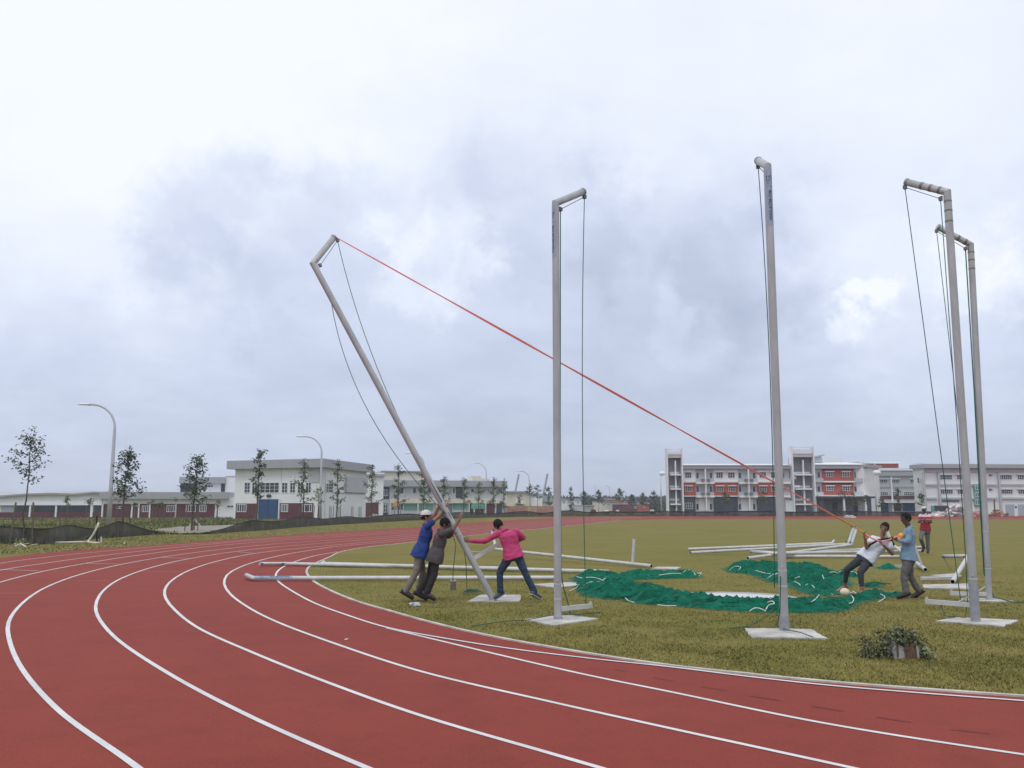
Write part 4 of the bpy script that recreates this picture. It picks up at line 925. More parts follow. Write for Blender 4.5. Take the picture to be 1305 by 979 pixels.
# man in royal blue polo, both arms up against the pole
person('man in royal blue polo and white cap pushing the leaning pole with both arms up', YR, dict(
    head=(543, 658.5, 0), neck=(543, 667, 0), shL=(545, 671, .17), shR=(545, 671, -.17), elL=(555, 655, .15), elR=(558, 659, -.15), wrL=(561, 642, .10), wrR=(568, 646, -.10), haL=(563, 634, .08), haR=(571, 639, -.09),
    hipL=(534.5, 707, .09), hipR=(535.5, 707, -.09), knL=(539, 731, .10), knR=(530, 730, -.11), ankL=(533, 755, .10), ankR=(517, 753.5, -.11), toeL=(541, 761, .12), toeR=(525, 760.5, -.12)),
    (1, .05, .05), 'skin_light', 'royal', 'khaki', 'shoe', cap=(-.75, .1), sleeve=.42, hem=-.10, hands=dict(L=(.8, -.3, -.3), R=(.8, .3, -.3)), shirt_fit=1.12)
person('man in charcoal shirt bending his dark head against the leaning pole', YR - .12, dict(
    head=(567, 668.5, 0), neck=(562.5, 675.5, 0), shL=(561.5, 681, .17), shR=(562.5, 681, -.17), elL=(574.5, 683, .14), elR=(577.5, 675, -.16), wrL=(581, 672, .06), wrR=(585.5, 662, -.11), haL=(583.5, 664, .06), haR=(588, 653, -.10),
    hipL=(554, 711, .09), hipR=(555, 711, -.09), knL=(547, 735, .11), knR=(553.5, 733, -.11), ankL=(534.5, 755, .10), ankR=(544, 755.5, -.10), toeL=(543, 761.5, .10), toeR=(553, 762, -.12)),
    (.88, .1, -.42), 'skin', 'charcoal', 'blacktr', 'shoe', sleeve=.8, hem=-.20, front=(1, 0, 0), hands=dict(L=(.7, -.2, .2), R=(.5, .5, .2)), shirt_fit=1.10)
person('man in pink long sleeved shirt seen from behind bracing the leaning pole', YR - .12, dict(
    head=(635.5, 670, .10), neck=(642, 676, .02), shL=(636.5, 679.5, .0), shR=(657.5, 677.5, -.02), elL=(617, 690, .05), elR=(667, 685, .05), wrL=(598.5, 689.5, .04), wrR=(659, 690, .22), haL=(591, 687.5, .03), haR=(653, 692, .24),
    hipL=(648.5, 710, -.02), hipR=(660.5, 710, .0), knL=(637, 730, .05), knR=(670, 732, -.03), ankL=(637.5, 755, .06), ankR=(681, 755, -.05), toeL=(632, 760.5, .01), toeR=(687, 760.5, .06)),
    (-.45, .8, -.40), 'skin', 'pink', 'jeans', 'shoeblue', sleeve=1, hem=-.06, front=(-.1, 1, -.1), hands=dict(L=(-.2, .9, -.1), R=(0, 0, -1)), shirt_fit=1.0, shoes_pale=True)
D_ = person('barefoot man in white tee leaning back and hauling on the orange strap', YD, dict(
    head=(1127, 673.5, -.06), neck=(1124.5, 684, 0), shL=(1112.5, 686.5, .05), shR=(1133, 691.5, .0), elL=(1104, 697, -.12), elR=(1137, 706, -.14), wrL=(1102.5, 686, -.26), wrR=(1126, 695, -.26), haL=(1100.5, 678.5, -.27), haR=(1120, 690, -.27),
    hipL=(1098.5, 712, .03), hipR=(1106.5, 714.5, -.04), knL=(1079.5, 725.5, .15), knR=(1096.5, 730, -.12), ankL=(1076.5, 746.5, .35), ankR=(1099, 753, -.12), toeL=(1068, 752.5, .30), toeR=(1097.5, 759.5, -.26)),
    (-.5, -.8, -.05), 'skin_light', 'tee', 'greyj', 'shoe', sleeve=.45, hem=-.03, front=(-.3, -.95, .3), hands=dict(L=(.4, -.2, -.6), R=(-.1, -.4, .6)), bare=True)
person('man in light blue shirt stepping left to hold the strap end', 17.5, dict(
    head=(1154.5, 661.5, 0), neck=(1158, 670.5, 0), shL=(1158.5, 676, -.17), shR=(1159, 676, .17), elL=(1157.5, 690.5, -.22), elR=(1153, 690, .12), wrL=(1144.5, 689, -.14), wrR=(1143, 686, .05), haL=(1137, 686.5, -.12), haR=(1136.5, 684, .03),
    hipL=(1157.5, 713.5, -.09), hipR=(1157.5, 713.5, .09), knL=(1152, 734, -.10), knR=(1160, 735, .10), ankL=(1154.5, 755, -.10), ankR=(1171, 753, .10), toeL=(1145.5, 760, -.12), toeR=(1163.5, 760.5, .10)),
    (-1, -.12, -.10), 'skin_dark', 'ltblue', 'greytr', 'shoe', sleeve=1, hem=-.02, front=(-1, 0, 0), hands=dict(L=(0, 0, 1), R=(0, 0, -1)), shirt_fit=1.05)
person('man in red and white striped shirt and white cap walking on the far grass', 33.6, dict(
    head=(1177.3, 649, -.02), neck=(1178.3, 654.3, 0), shL=(1173.2, 657.3, 0), shR=(1184.3, 657.3, 0), elL=(1171, 665.5, -.10), elR=(1187, 665.5, -.10), wrL=(1175.5, 663.5, -.26), wrR=(1181.5, 664.5, -.26), haL=(1178.5, 662.8, -.27), haR=(1178.5, 665.2, -.27),
    hipL=(1176.5, 676.5, 0), hipR=(1182, 676.5, 0), knL=(1173.3, 686.5, -.22), knR=(1182.3, 689.5, .02), ankL=(1177, 696.5, .08), ankR=(1182.8, 700.5, .05), toeL=(1175.6, 701.5, -.04), toeR=(1182.3, 703, -.14)),
    (-.25, -1, -.05), 'skin_dark', 'striped', 'greytr', 'shoe', cap=(.2, .95), sleeve=.5, hem=.02, front=(0, -1, 0), hands=dict(L=(0, 1, 0), R=(0, 1, 0)), H=1.06)
# strap round the puller and on to the helper's hands; dark belt over his chest
cord([HAND1, at(1111, 686, YD - .29), at(1119, 689.5, YD - .29), at(1126, 690.5, YD - .26), at(1135, 687.5, 17.45), at(1142, 684, 17.36), at(1149, 684, 17.42)], 'orange end of the pull strap running through the hands of both pullers', m='strap', r=.016, name='strap_end', group=None, cat='strap')
q = MB(); q.tube([at(1134, 701, YD + .14), at(1139, 694, YD + .06), at(1135.5, 686, YD - .06), at(1128, 686.6, YD - .15), at(1119, 688.5, YD - .17), at(1109, 694, YD - .155), at(1104, 699.5, YD - .06), at(1105, 702, YD + .05)], .022, 8)
tag(q.build('harness_strap', M['black_strap'], smooth=True), 'black harness strap slung across the white tee of the leaning man', 'harness strap')
q = MB(); hb = at(1148, 683, 17.36); q.ell(hb, [(.05, 0, .02), (0, .05, 0), (-.01, 0, .055)], 14, 8); q.ell(hb + Vector((-.03, 0, -.05)), [(.035, 0, 0), (0, .04, 0), (0, 0, .035)], 12, 8)
tag(q.build('strap_bundle', M['strap_y'], smooth=True), 'bundled orange strap held against the light blue shirt', 'strap bundle')

# ------------------------------------------------------------------ black silt fence
FT = [(-60, 668), (0, 671), (30, 673), (60, 674), (88, 669.5), (105, 672.5), (120, 674), (140, 669), (150, 664.5), (165, 668.5), (190, 676), (215, 679.6), (240, 680.2), (262, 679), (285, 674), (320, 663.5), (335, 664.6), (355, 664.3), (387, 658.6), (412, 661.5), (442, 658.3), (460, 660), (480, 658), (520, 655.2), (545, 656.5), (575, 653.8), (600, 653.3), (625, 655), (640, 654), (672, 652), (690, 654), (714, 651.5), (730, 651), (750, 653.2), (778, 652), (800, 653), (840, 652), (900, 652.6), (960, 651.6), (1020, 652.8), (1080, 651.8), (1140, 652.6), (1190, 652.4)]
FB = [(-60, 690), (0, 692.5), (60, 693.5), (100, 688.5), (150, 685), (200, 681.6), (230, 681.2), (262, 681), (300, 678.2), (330, 676.4), (400, 670.6), (480, 666), (560, 661.8), (640, 659.4), (700, 658.7), (760, 658.2), (840, 658), (1190, 658)]
def interp(T, x):
    for a, b in zip(T, T[1:]):
        if a[0] <= x <= b[0]: return a[1] + (b[1] - a[1]) * (x - a[0]) / (b[0] - a[0])
    return T[-1][1]
FTs = [(p.x, p.y) for p in crom(FT, 5)]; FBs = [(p.x, p.y) for p in crom(FB, 5)]
def silt(x0, x1, stakes, label, step=3.0):
    n = int((x1 - x0) / step); q = MB(); K = 5; hem = []; b0 = gp((x0 + x1) / 2, interp(FBs, (x0 + x1) / 2))
    root = thing('silt_fence', b0, label, 'fence', 'black cloth fence round the track')
    for i in range(n + 1):
        x = x0 + (x1 - x0) * i / n; b = gp(x, interp(FBs, x)); tp = at(x, min(interp(FTs, x), interp(FBs, x) - .35), b.y); sc = b.y / 45
        for k in range(K + 1):
            p = b.lerp(tp, k / K); w_ = math.sin(math.pi * k / K)
            p += Vector((0, 1, 0)) * .16 * sc ** .5 * noise.noise((p.x * .9, p.z * 1.5, 2)) * w_; q.v.append(p)
        hem.append(tp + Vector((0, -.01, 0)))
    q.f = [(i * (K + 1) + k, (i + 1) * (K + 1) + k, (i + 1) * (K + 1) + k + 1, i * (K + 1) + k + 1) for i in range(n) for k in range(K)]
    q.build('shade_cloth', M['silt'], root, smooth=True)
    q = MB()
    q.tube(hem, .03 * max(1, b0.y / 60), 5); q.build('hem', M['silt_hem'], root)
    for sx, lean in stakes:
        b = gp(sx, interp(FBs, sx)); tp = at(sx + lean, interp(FTs, sx) - 1.0, b.y + .05); q = MB(); q.bar(b + Vector((0, .04, 0)), tp, .04, .04, (0, 1, 0)); q.build('stake', M['stake'], root)
silt(-60, 228, [(-40, 0), (2, 0), (88, 0), (123, 0), (150, 0)], 'black cloth fence at the left edge behind the white pipe, peaked by the lamp post')
silt(228, 482, [(262, 0), (321, 0), (327, -1), (359, -5), (388, 0), (443, 0), (476, -3)], 'black cloth fence sagging to the ground, then rising before the blue doors')
silt(482, 716, [(520, 0), (560, 0), (600, 0), (640, 0), (680, 0)], 'black cloth fence in the distance behind the pushing men')
silt(716, 1190, [(740, 0), (778, 0), (820, 0), (870, 0), (920, 0), (970, 0), (1020, 0), (1075, 0), (1130, 0), (1180, 0)], 'far black cloth fence along the foot of the orange and white school block')
# things at the fence
b0 = gp(113, 690.5); Y = b0.y
t = thing('hose_pipe', b0, 'white pipe leaning on a black stake at the fence, its tail on the grass', 'pipe')
MB().tube([at(125.5, 666.5, Y + .1), at(124, 671, Y), at(119, 681, Y), at(113, 689, Y), gp(112, 691.2, .06), gp(120, 692, .03), gp(126, 692.3, .03)], .055, 8).build('upright', M['stake_pale'], t, smooth=True)
MB().tube([gp(111, 691, .04), gp(95, 691.2, .04), gp(75, 691.5, .04), gp(60, 692, .02)], .05, 6).build('tail', M['stake_pale'], t, smooth=True)
tag(MB().tube([gp(123.5, 690), at(123.5, 657.5, gp(123.5, 690).y)], .045, 8).build('stake', M['silt_hem']), 'black stake standing at the fence with a white pipe against it', 'stake')
tag(MB().tube([gp(129, 692.2), at(129, 684, gp(129, 692.2).y)], .04, 6).build('stake', M['stake_pale']), 'short pale peg on the grass right of the white pipe', 'peg')
tag(MB().tube([gp(158.5, 693), at(158.5, 690.8, gp(158.5, 693).y)], .04, 6).build('stake', M['lamp_head']), 'tiny white marker peg on the grass near the red track', 'peg')
q = MB(); g0 = gp(27, 694.5)
for i in range(14):
    c = gp(random.uniform(14, 42), random.uniform(691, 696), .03); q.bar(c, c + Vector((random.uniform(-.5, .5), random.uniform(-.3, .3), random.uniform(0, .06))), .04, .03)
q.bar(gp(28, 693), at(30, 687, g0.y), .06, .04); q.bar(gp(26, 693, .1), gp(33, 697, .02), .06, .04)
tag(q.build('scrap_timber', M['stake_pale']), 'scattered broken pale timber on the grass before the fence', 'scrap timber')
Y = gp(247, 676).y; t = thing('trestle', gp(247, 676), 'pale A shaped timber frame standing on the sandy patch', 'trestle')
for a, b in (((241, 671), (248, 662)), ((256, 671), (248, 662)), ((247, 677), (248, 662))): MB().bar(at(a[0], a[1], Y), at(b[0], b[1], Y), .09, .09).build('leg', M['stake_pale'] if a[0] != 247 else M['stake'], t)
t = thing('trestle', gp(472, 660.5), 'collapsed pale timber frame on top of the distant fence', 'trestle')
Y = gp(476, 664).y
for a, b in (((471, 659.5), (474.5, 655.8)), ((474.5, 655.8), (481, 656.5)), ((474, 656), (479, 659.5))): MB().bar(at(a[0], a[1], Y), at(b[0], b[1], Y), .2, .2).build('beam', M['stake_pale'], t)
# leaning pale stake against the left fence
Y = gp(24, 690).y; tag(MB().bar(at(19.5, 675, Y), at(27.5, 691, Y), .05, .05).build('stake', M['lamp']), 'thin grey stake leaning on the fence at the far left', 'stake')

# ------------------------------------------------------------------ lamps
def lamp(px, basepy, toppy, Y, headx, label, r=.11, arch=True):
    b = Vector((at(px, basepy, Y).x, Y, 0)); root = thing('street_lamp', b, label, 'street lamp', 'curved street lamps along the road')
    H_ = at(px, toppy, Y).z; hx = at(headx, toppy, Y).x - b.x
    if arch:
        pts = [b, b + Vector((0, 0, H_ * .35)), b + Vector((0, 0, H_ * .80))]
        for i in range(1, 11):
            a = math.pi / 2 * i / 10; pts.append(b + Vector((hx * .72 * (1 - math.cos(a)), 0, H_ * .80 + (H_ * .20) * math.sin(a))))
        pts.append(b + Vector((hx * .85, 0, H_ - .02)))
        MB().tube(pts, [r * 1.35, r * 1.1, r * .75] + [r * .6] * (len(pts) - 3), 10).build('post', M['lamp'], root, smooth=True)
        q = MB(); q.ell(b + Vector((hx * .96, 0, H_ + .02)), [(abs(hx) * .17 + .1, 0, 0), (0, .2, 0), (0, 0, .12)], 14, 8); q.build('lamp_head', M['lamp_head'], root, smooth=True)
    else:
        MB().tube([b, b + Vector((0, 0, H_))], [r, r * .7], 8).build('post', M['lamp'], root, smooth=True); MB().ell(b + Vector((hx, 0, H_)), [(.9, 0, 0), (0, .4, 0), (0, 0, .55)], 12, 8).build('lamp_head', M['lamp_head'], root, smooth=True)
lamp(138.5, 669, 515.5, 88, 105.5, 'tallest looking curved street lamp, behind the fence peak at the left', r=.19)
lamp(407.5, 658, 556.5, 128, 381.5, 'curved street lamp in front of the corner of the white hall', r=.17)
lamp(540, 655, 578, 168, 519, 'curved street lamp mostly hidden behind the leaning pole', r=.15)
lamp(619.5, 655, 590, 203, 601.5, 'curved street lamp above the long two storey building', r=.17)
lamp(674.5, 655, 600.5, 250, 660.5, 'curved street lamp over the small cream house', r=.2)
lamp(777.5, 655, 619, 420, 770, 'small far street lamp above the distant tree line', r=.2)
lamp(759.3, 655, 618.5, 430, 757, 'thin far lamp post left of the distant pale roof', r=.16)
lamp(843, 656, 603.5, 230, 843.8, 'pale lamp post with round head left of the stair tower', r=.2, arch=False)
lamp(1117.3, 656, 602.5, 188, 1117.5, 'pale lamp post with round head against the white end wall', r=.13, arch=False)
for px, py, tx, ty, lab in ((657, 626, 661.2, 604.5, 'thin dark leaning pole behind the cream house'), (692.5, 630, 697.8, 604, 'thin dark leaning pole right of the dark roof')):
    tag(MB().tube([at(px, py + 20, 262) - Vector((1, 0, 0)), at(tx, ty, 262)], .3, 6).build('crane_jib', M['fascia']), lab, 'jib')

# ------------------------------------------------------------------ trees
TG = 'young trees planted along the road'
def tree(px, toppy, Y, crown_py, wpx, label, n=900, leaf='leaf', lsz=.2, seed=1, stakes=3, name='young_tree', group=TG, sway=0.0, dens=None, limbs=9, thick=None):
    r = random.Random(seed); b = Vector((at(px, 660, Y).x, Y, 0)); H_ = at(px, toppy, Y).z; zc = at(px, crown_py, Y).z; w = wpx * pxm(Y) / 2
    root = thing(name, b, label, 'tree', group); q = MB(); rt = thick or .012 * H_
    pts = [b + Vector((noise.noise((i * .7, seed, 0)) * .03 * H_ + sway * (i / 8) ** 2, noise.noise((i * .7, seed, 5)) * .02 * H_, H_ * i / 8 * .98)) for i in range(9)]
    q.tube(pts, [rt * (1 - .8 * i / 8) for i in range(9)], 7)
    lv = MB(); tips = []
    def axis(z): t = max(0, min(7.99, z / (H_ * .98) * 8)); i = int(t); return pts[i].lerp(pts[i + 1], t - i)
    for i in range(limbs):
        f = (i + r.random() * .7) / limbs; z0 = zc * .92 + (H_ * .93 - zc * .92) * f; a = i * 2.4 + r.uniform(-.5, .5)
        prof = (dens or (lambda f: .55 + .6 * math.sin(math.pi * min(1, .25 + f * .75)) - .35 * f))(f); L_ = w * prof * r.uniform(.6, 1.2)
        s = axis(z0); e = s + Vector((math.cos(a) * L_, math.sin(a) * L_, L_ * r.uniform(.25, .8))); m_ = s.lerp(e, .5) + Vector((0, 0, -.06 * L_)); q.tube([s, m_, e], [rt * .35, rt * .25, rt * .12], 5); tips.append((s, m_, e, L_))
    q.build('trunk', M['bark'], root)
    for i in range(int(n * .56)):
        s, m_, e, L_ = r.choice(tips); t = r.random() ** .6
        c = (s.lerp(m_, t * 2) if t < .5 else m_.lerp(e, t * 2 - 1)) + Vector((r.gauss(0, 1), r.gauss(0, 1), r.gauss(0, .8))) * (.13 * w + .04)
        if r.random() < .13: zt = r.uniform(zc, H_); c = axis(zt) + Vector((r.gauss(0, 1), r.gauss(0, 1), r.gauss(0, .5))) * .10 * w
        d = Vector((r.uniform(-1, 1), r.uniform(-1, 1), r.uniform(-.9, .3))); leafquad(lv, c, d, rv(r), lsz * r.uniform(.6, 1.25), lsz * r.uniform(.3, .55))
    lv.build('crown', M[leaf], root)
    for k in range(stakes):
        a = k * 2.1 + seed; p = b + Vector((math.cos(a) * .55, math.sin(a) * .55, 0)); q = MB(); q.bar(p, p + Vector((-math.cos(a) * .12, -math.sin(a) * .12, 2.0)), .06, .06); q.build('stake', M['stake'], root)
    return root
tree(31, 543, 43, 608, 42, 'airy young tree with spread layered leaves at the far left', n=1000, lsz=.17, seed=4, stakes=2, sway=.12, limbs=13, thick=.05)
tree(156, 566, 60, 636, 40, 'full young tree right of the tallest street lamp', n=2000, lsz=.23, seed=5, sway=.25, limbs=13, dens=lambda f: 1.05 - .75 * f)
tree(245, 577, 68, 640, 36, 'bushy young tree standing by the sandy patch', n=1900, lsz=.24, seed=6, sway=.4, limbs=13, dens=lambda f: 1.05 - .7 * f)
tree(327, 570, 76, 632, 22, 'tall slim young tree with a dense top before the blue doors', n=1300, lsz=.24, seed=7, sway=.1, limbs=12, dens=lambda f: .5 + .6 * f)
tree(386, 583, 92, 640, 28, 'young tree in front of the hall corner left of its lamp', n=900, lsz=.26, seed=8, limbs=10)
tree(429, 584, 102, 640, 22, 'slim young tree before the white side wall of the hall', n=900, lsz=.27, seed=9, limbs=10)
tree(405, 620, 104, 640, 16, 'low young tree tuft close to the hall corner lamp', n=320, lsz=.26, seed=10, limbs=6, leaf='leaf2')
tree(473, 591, 112, 643, 24, 'young tree at the maroon link beside the white hall', n=950, lsz=.28, seed=11, limbs=10)
tree(507, 589, 122, 640, 22, 'young tree in front of the left end of the two storey building', n=1000, lsz=.29, seed=12, limbs=10)
tree(540, 602, 128, 640, 20, 'rounder green young tree left of the leaning pole', n=1200, lsz=.30, seed=13, limbs=10, leaf='leaf2', dens=lambda f: 1.0 - .3 * f)
tree(565, 605, 138, 640, 18, 'young tree just right of the leaning pole', n=800, lsz=.30, seed=14, limbs=9)
tree(591, 608, 148, 642, 18, 'second young tree right of the leaning pole', n=900, lsz=.31, seed=15, limbs=9)
tree(610, 613, 156, 640, 15, 'shortest young tree in the row below the small rooftop box', n=650, lsz=.31, seed=16, limbs=9)
tree(629, 607, 164, 646, 17, 'young tree right of the distant lamp post', n=1000, lsz=.33, seed=17, limbs=9)
tree(642, 608, 172, 646, 12, 'narrow young tree at the right end of the two storey building', n=650, lsz=.33, seed=18, limbs=8)
tree(662, 628, 210, 645, 10, 'small sparse tree in front of the cream house', n=300, lsz=.4, seed=19, limbs=6)
tree(675.5, 616, 215, 630, 10, 'tree tuft at the far lamp post by the cream house', n=420, lsz=.42, seed=20, limbs=6)
tree(685, 616, 220, 634, 10, 'tree with flat top before the dark roof', n=420, lsz=.42, seed=21, limbs=6)
tree(699.5, 619, 225, 645, 12, 'slender tree left of the centre pole in the distance', n=650, lsz=.44, seed=22, limbs=8)
FG = 'far trees beyond the field'
for px, ty, w, cp, lab, sd_ in ((727.5, 620, 10, 650, 'far slender tree just right of the centre pole', 31), (745, 625, 11, 640, 'far low tree between centre pole and thin lamp post', 32), (763, 623.5, 11, 640, 'far dark tree left of the pale distant roof', 33),
    (790, 621.5, 13, 640, 'far taller dark tree above the pale distant roof', 34), (806, 629, 9, 645, 'far small tree beside the brown distant tower', 35), (820, 627, 10, 645, 'far tree left of the last dark tree', 36), (834, 624.5, 13, 645, 'far dark tree closest to the stair tower', 37)):
    tree(px, ty, 300, cp, w, lab, n=800, leaf='leaf_far', lsz=.6, seed=sd_, stakes=0, group=FG, limbs=8)
SG = 'short staked saplings on the grass before the long low building'
for px, ty, w, cp, lab, Y, sd_ in ((84, 631, 9, 641, 'staked sapling with a small tuft before the long low building', 92, 41), (114, 634, 13, 642, 'sapling with a wider pale tuft left of the lamp post', 92, 42), (193, 637, 14, 645, 'low leafy sapling right of the full young tree', 100, 43),
    (204, 639, 12, 645, 'second low leafy sapling right of the full young tree', 104, 44), (223, 633, 8, 637, 'bare thin sapling left of the bushy tree', 100, 45), (277, 636, 9, 646, 'thin sapling right of the bushy tree', 110, 46), (171, 640, 8, 646, 'tiny sapling close to the full young tree', 100, 47)):
    tree(px, ty, Y, cp, w, lab, n=230 if 'bare' not in lab else 40, leaf='leaf2', lsz=.22, seed=sd_, stakes=2, name='sapling', group=SG, limbs=6)
RG = 'small trees in front of the school buildings'
for px, ty, w, cp, lab, n_, lf, sd_ in ((925.5, 626, 13, 642, 'round pale green tree before the second brick bay', 700, 'leaf2', 51), (974, 625, 12, 641, 'sparse green tree left of the lettered pole on the school wall', 520, 'leaf2', 52), (1075, 623, 14, 634, 'thin reddish tree at the entrance canopy of the school', 260, 'leaf_far', 53),
    (1088, 624, 12, 646, 'faint tree right of the school entrance canopy', 260, 'leaf2', 54), (1124, 634, 10, 648, 'dark low tree before the left blue door', 420, 'leaf', 55), (1146, 619, 12, 650, 'taller dark tree between the two blue doors', 620, 'leaf', 56), (1176, 626, 11, 648, 'dark tree right behind the man in stripes', 620, 'leaf', 57), (1106, 630, 8, 640, 'small dark tree tuft at the end of the entrance canopy', 300, 'leaf', 58)):
    tree(px, ty, 178, cp, w, lab, n=n_, leaf=lf, lsz=.36, seed=sd_, stakes=0, group=RG, limbs=7)

# ------------------------------------------------------------------ buildings
class Fac:   # a vertical facade plane between two photo columns at given depths
    def __init__(s, x0, d0, x1, d1):
        s.P0 = at(x0, HOR, d0); s.P1 = at(x1, HOR, d1); s.P0.z = s.P1.z = 0
        s.t = (s.P1 - s.P0); s.L = s.t.length; s.t.normalize(); s.n = Vector((s.t.y, -s.t.x, 0))     # n: towards the camera
    def sz(s, px, py):
        r = ray(px, py); o = Vector((0, 0, CAMH)); k = (s.P0 - o).dot(s.n) / r.dot(s.n); p = o + r * k
        return (p - s.P0).dot(s.t), p.z
    def pt(s, a, z, out=0.0): p = s.P0 + s.t * a + s.n * out; return Vector((p.x, p.y, z))
    def box(s, mb, x0, y0, x1, y1, o0, o1, ground=False):
        a0, z1 = s.sz(x0, y0); a1, _ = s.sz(x1, y0); _, z0 = s.sz((x0 + x1) / 2, y1); _, z1 = s.sz((x0 + x1) / 2, y0)
        if ground: z0 = -.1
        return s.raw(mb, a0, a1, z0, z1, o0, o1)
    def raw(s, mb, a0, a1, z0, z1, o0, o1):
        return mb.hexa([s.pt(a0, z0, o1), s.pt(a1, z0, o1), s.pt(a1, z0, o0), s.pt(a0, z0, o0)], [s.pt(a0, z1, o1), s.pt(a1, z1, o1), s.pt(a1, z1, o0), s.pt(a0, z1, o0)])
def part(f, root, name, m, x0, y0, x1, y1, o0=0.0, o1=.05, ground=False): return f.box(MB(), x0, y0, x1, y1, o0, o1, ground).build(name, M[m], root, fix=True)
def window(f, root, x0, y0, x1, y1, cols=3, rows=1, base=.0, m='glass', fw=.07, hood=False, fm='frame', name='window'):
    a0, _ = f.sz(x0, y0); a1, _ = f.sz(x1, y0); _, z1 = f.sz((x0 + x1) / 2, y0); _, z0 = f.sz((x0 + x1) / 2, y1); q = MB(); w = fw
    f.raw(q, a0, a0 + w, z0, z1, base, base + .09); f.raw(q, a1 - w, a1, z0, z1, base, base + .09); f.raw(q, a0 + w, a1 - w, z0, z0 + w, base, base + .088); f.raw(q, a0 + w, a1 - w, z1 - w, z1, base, base + .088)
    for c in range(1, cols): x = a0 + (a1 - a0) * c / cols; f.raw(q, x - w * .5, x + w * .5, z0 + w, z1 - w, base, base + .07)
    for r_ in range(1, rows): z = z0 + (z1 - z0) * r_ / rows; f.raw(q, a0 + w, a1 - w, z - w * .35, z + w * .35, base, base + .06)
    if hood: f.raw(q, a0 - .25, a1 + .25, z1 + .02, z1 + .16, base, base + .45)
    o = q.build(name, M[fm], root, fix=True); f.raw(MB(), a0 + w * .5, a1 - w * .5, z0 + w * .5, z1 - w * .5, base, base + .025).build('pane', M[m], o, fix=True); return o
def building(f, label, cat='building', name='school_building'): return thing(name, f.pt(f.L / 2, 0), label, cat)

# long low building, left
f = Fac(-120, 150, 296, 156); b = building(f, 'long low white and maroon building with dark glazing at the left edge')
part(f, b, 'wall', 'wall', -120, 628, 131, 660, -14, 0, True)
part(f, b, 'wall', 'wall', 131.3, 634, 300, 660, -14, .02, True)
q = MB()   # low pitched roof seen from its eaves
A = [(-120, 627), (0, 631.7), (35, 629), (66, 628.2), (96, 629), (122, 626.6), (131, 627.2)]
for (xa, ya), (xb, yb) in zip(A, A[1:]):
    a0, z0 = f.sz(xa, ya); a1, z1 = f.sz(xb, yb); q.hexa([f.pt(a0, z0 - .28, .7), f.pt(a1, z1 - .28, .7), f.pt(a1, z1 - .28, -15), f.pt(a0, z0 - .28, -15)], [f.pt(a0, z0, .7), f.pt(a1, z1, .7), f.pt(a1, z1 + .6, -15), f.pt(a0, z0 + .6, -15)])
q.build('roof', M['fascia'], b, fix=True)
part(f, b, 'fascia', 'fascia', 129, 627.3, 292, 636, -14.3, .9)
part(f, b, 'base_wall', 'maroon', -120, 653, 131, 660, 0, .15, True)
for x0, x1 in ((-110, -30), (-26, 0), (2, 18), (18.5, 38.4), (41, 71.5), (74, 116), (120, 130.5)): part(f, b, 'glazing', 'glass' if x0 != 2 else 'shutter', x0, 644, x1, 653, 0, .06)
for x0, x1 in ((-30, -26), (38.7, 40.8), (71.8, 73.8), (116.3, 119.6), (130.7, 132.6)): part(f, b, 'column', 'frame', x0, 643, x1, 659, 0, .4)
part(f, b, 'band', 'frame', -120, 642.6, 131, 644, .06, .5)
part(f, b, 'brick_wall', 'maroon', 133, 642.2, 274, 660, .02, .12, True)
for x0, x1 in ((168, 170), (177, 178.6), (191, 192.6), (224, 225.4), (274.3, 276)): part(f, b, 'downpipe', 'frame', x0, 642, x1, 660, .12, .3, True)
for x0, x1, y0, y1 in ((181.5, 191, 644.5, 652.5), (213, 224, 644, 652.5), (237.5, 250, 643.5, 652.5), (254.5, 263.5, 643.5, 652.5), (171, 176.5, 644.5, 646.5), (149, 156.5, 645.5, 648.5)): window(f, b, x0, y0, x1, y1, 4 if y1 > 650 else 2, 1, .12, fw=.075)
part(f, b, 'side_wall', 'wall', 276.3, 636.3, 301, 660, -14, .05, True); window(f, b, 289.5, 644, 298, 647, 2, 1, .05)
f = Fac(228, 162, 303, 163.5); b = building(f, 'small upper storey block with grey fascia behind the bushy tree')
part(f, b, 'wall', 'wall', 230, 615, 288, 637, -10, 0); part(f, b, 'fascia', 'fascia', 229.5, 608.2, 288, 616.2, -10.3, .6)
part(f, b, 'dark_opening', 'darkwall', 230.3, 616.4, 252, 627, 0, .08); window(f, b, 261.5, 618, 272, 621, 3, 1); part(f, b, 'dark_opening', 'darkwall', 282, 616.4, 287, 627, 0, .08)
part(f, b, 'stair_tower', 'wall', 288.1, 607, 303, 660, -10, .02, True); part(f, b, 'coping', 'wall_grey', 287.9, 606.6, 302, 607.4, -10.1, .12)

# two storey hall with the blue doors
fl = Fac(298, 137, 408, 131); b = building(fl, 'white two storey hall with blue double doors, maroon base and grey fascia', 'hall', 'school_hall')
frr = Fac(408, 131, 466, 149)
z_ = fl.sz(408, 596)[1]
q = MB(); back = [frr.pt(frr.L, 0), fl.pt(0, 0) + (frr.P1 - frr.P0)]
q.prism([(fl.P0.x, fl.P0.y), (fl.P1.x, fl.P1.y), (frr.P1.x, frr.P1.y), (back[1].x, back[1].y)], -.1, z_); q.build('wall', M['wall'], b, fix=True)
zt = fl.sz(408, 585)[1]; q = MB(); e = 1.0
def offs(p, d): return (p.x + d.x, p.y + d.y)
c_ = [fl.P0 - fl.t * .9 + fl.n * e, fl.P1 + fl.n * e + frr.n * e, frr.P1 + frr.n * e + frr.t * .4, back[1]]
q.prism([(p.x, p.y) for p in c_], z_ + .003, zt); q.build('fascia', M['fascia'], b, fix=True)
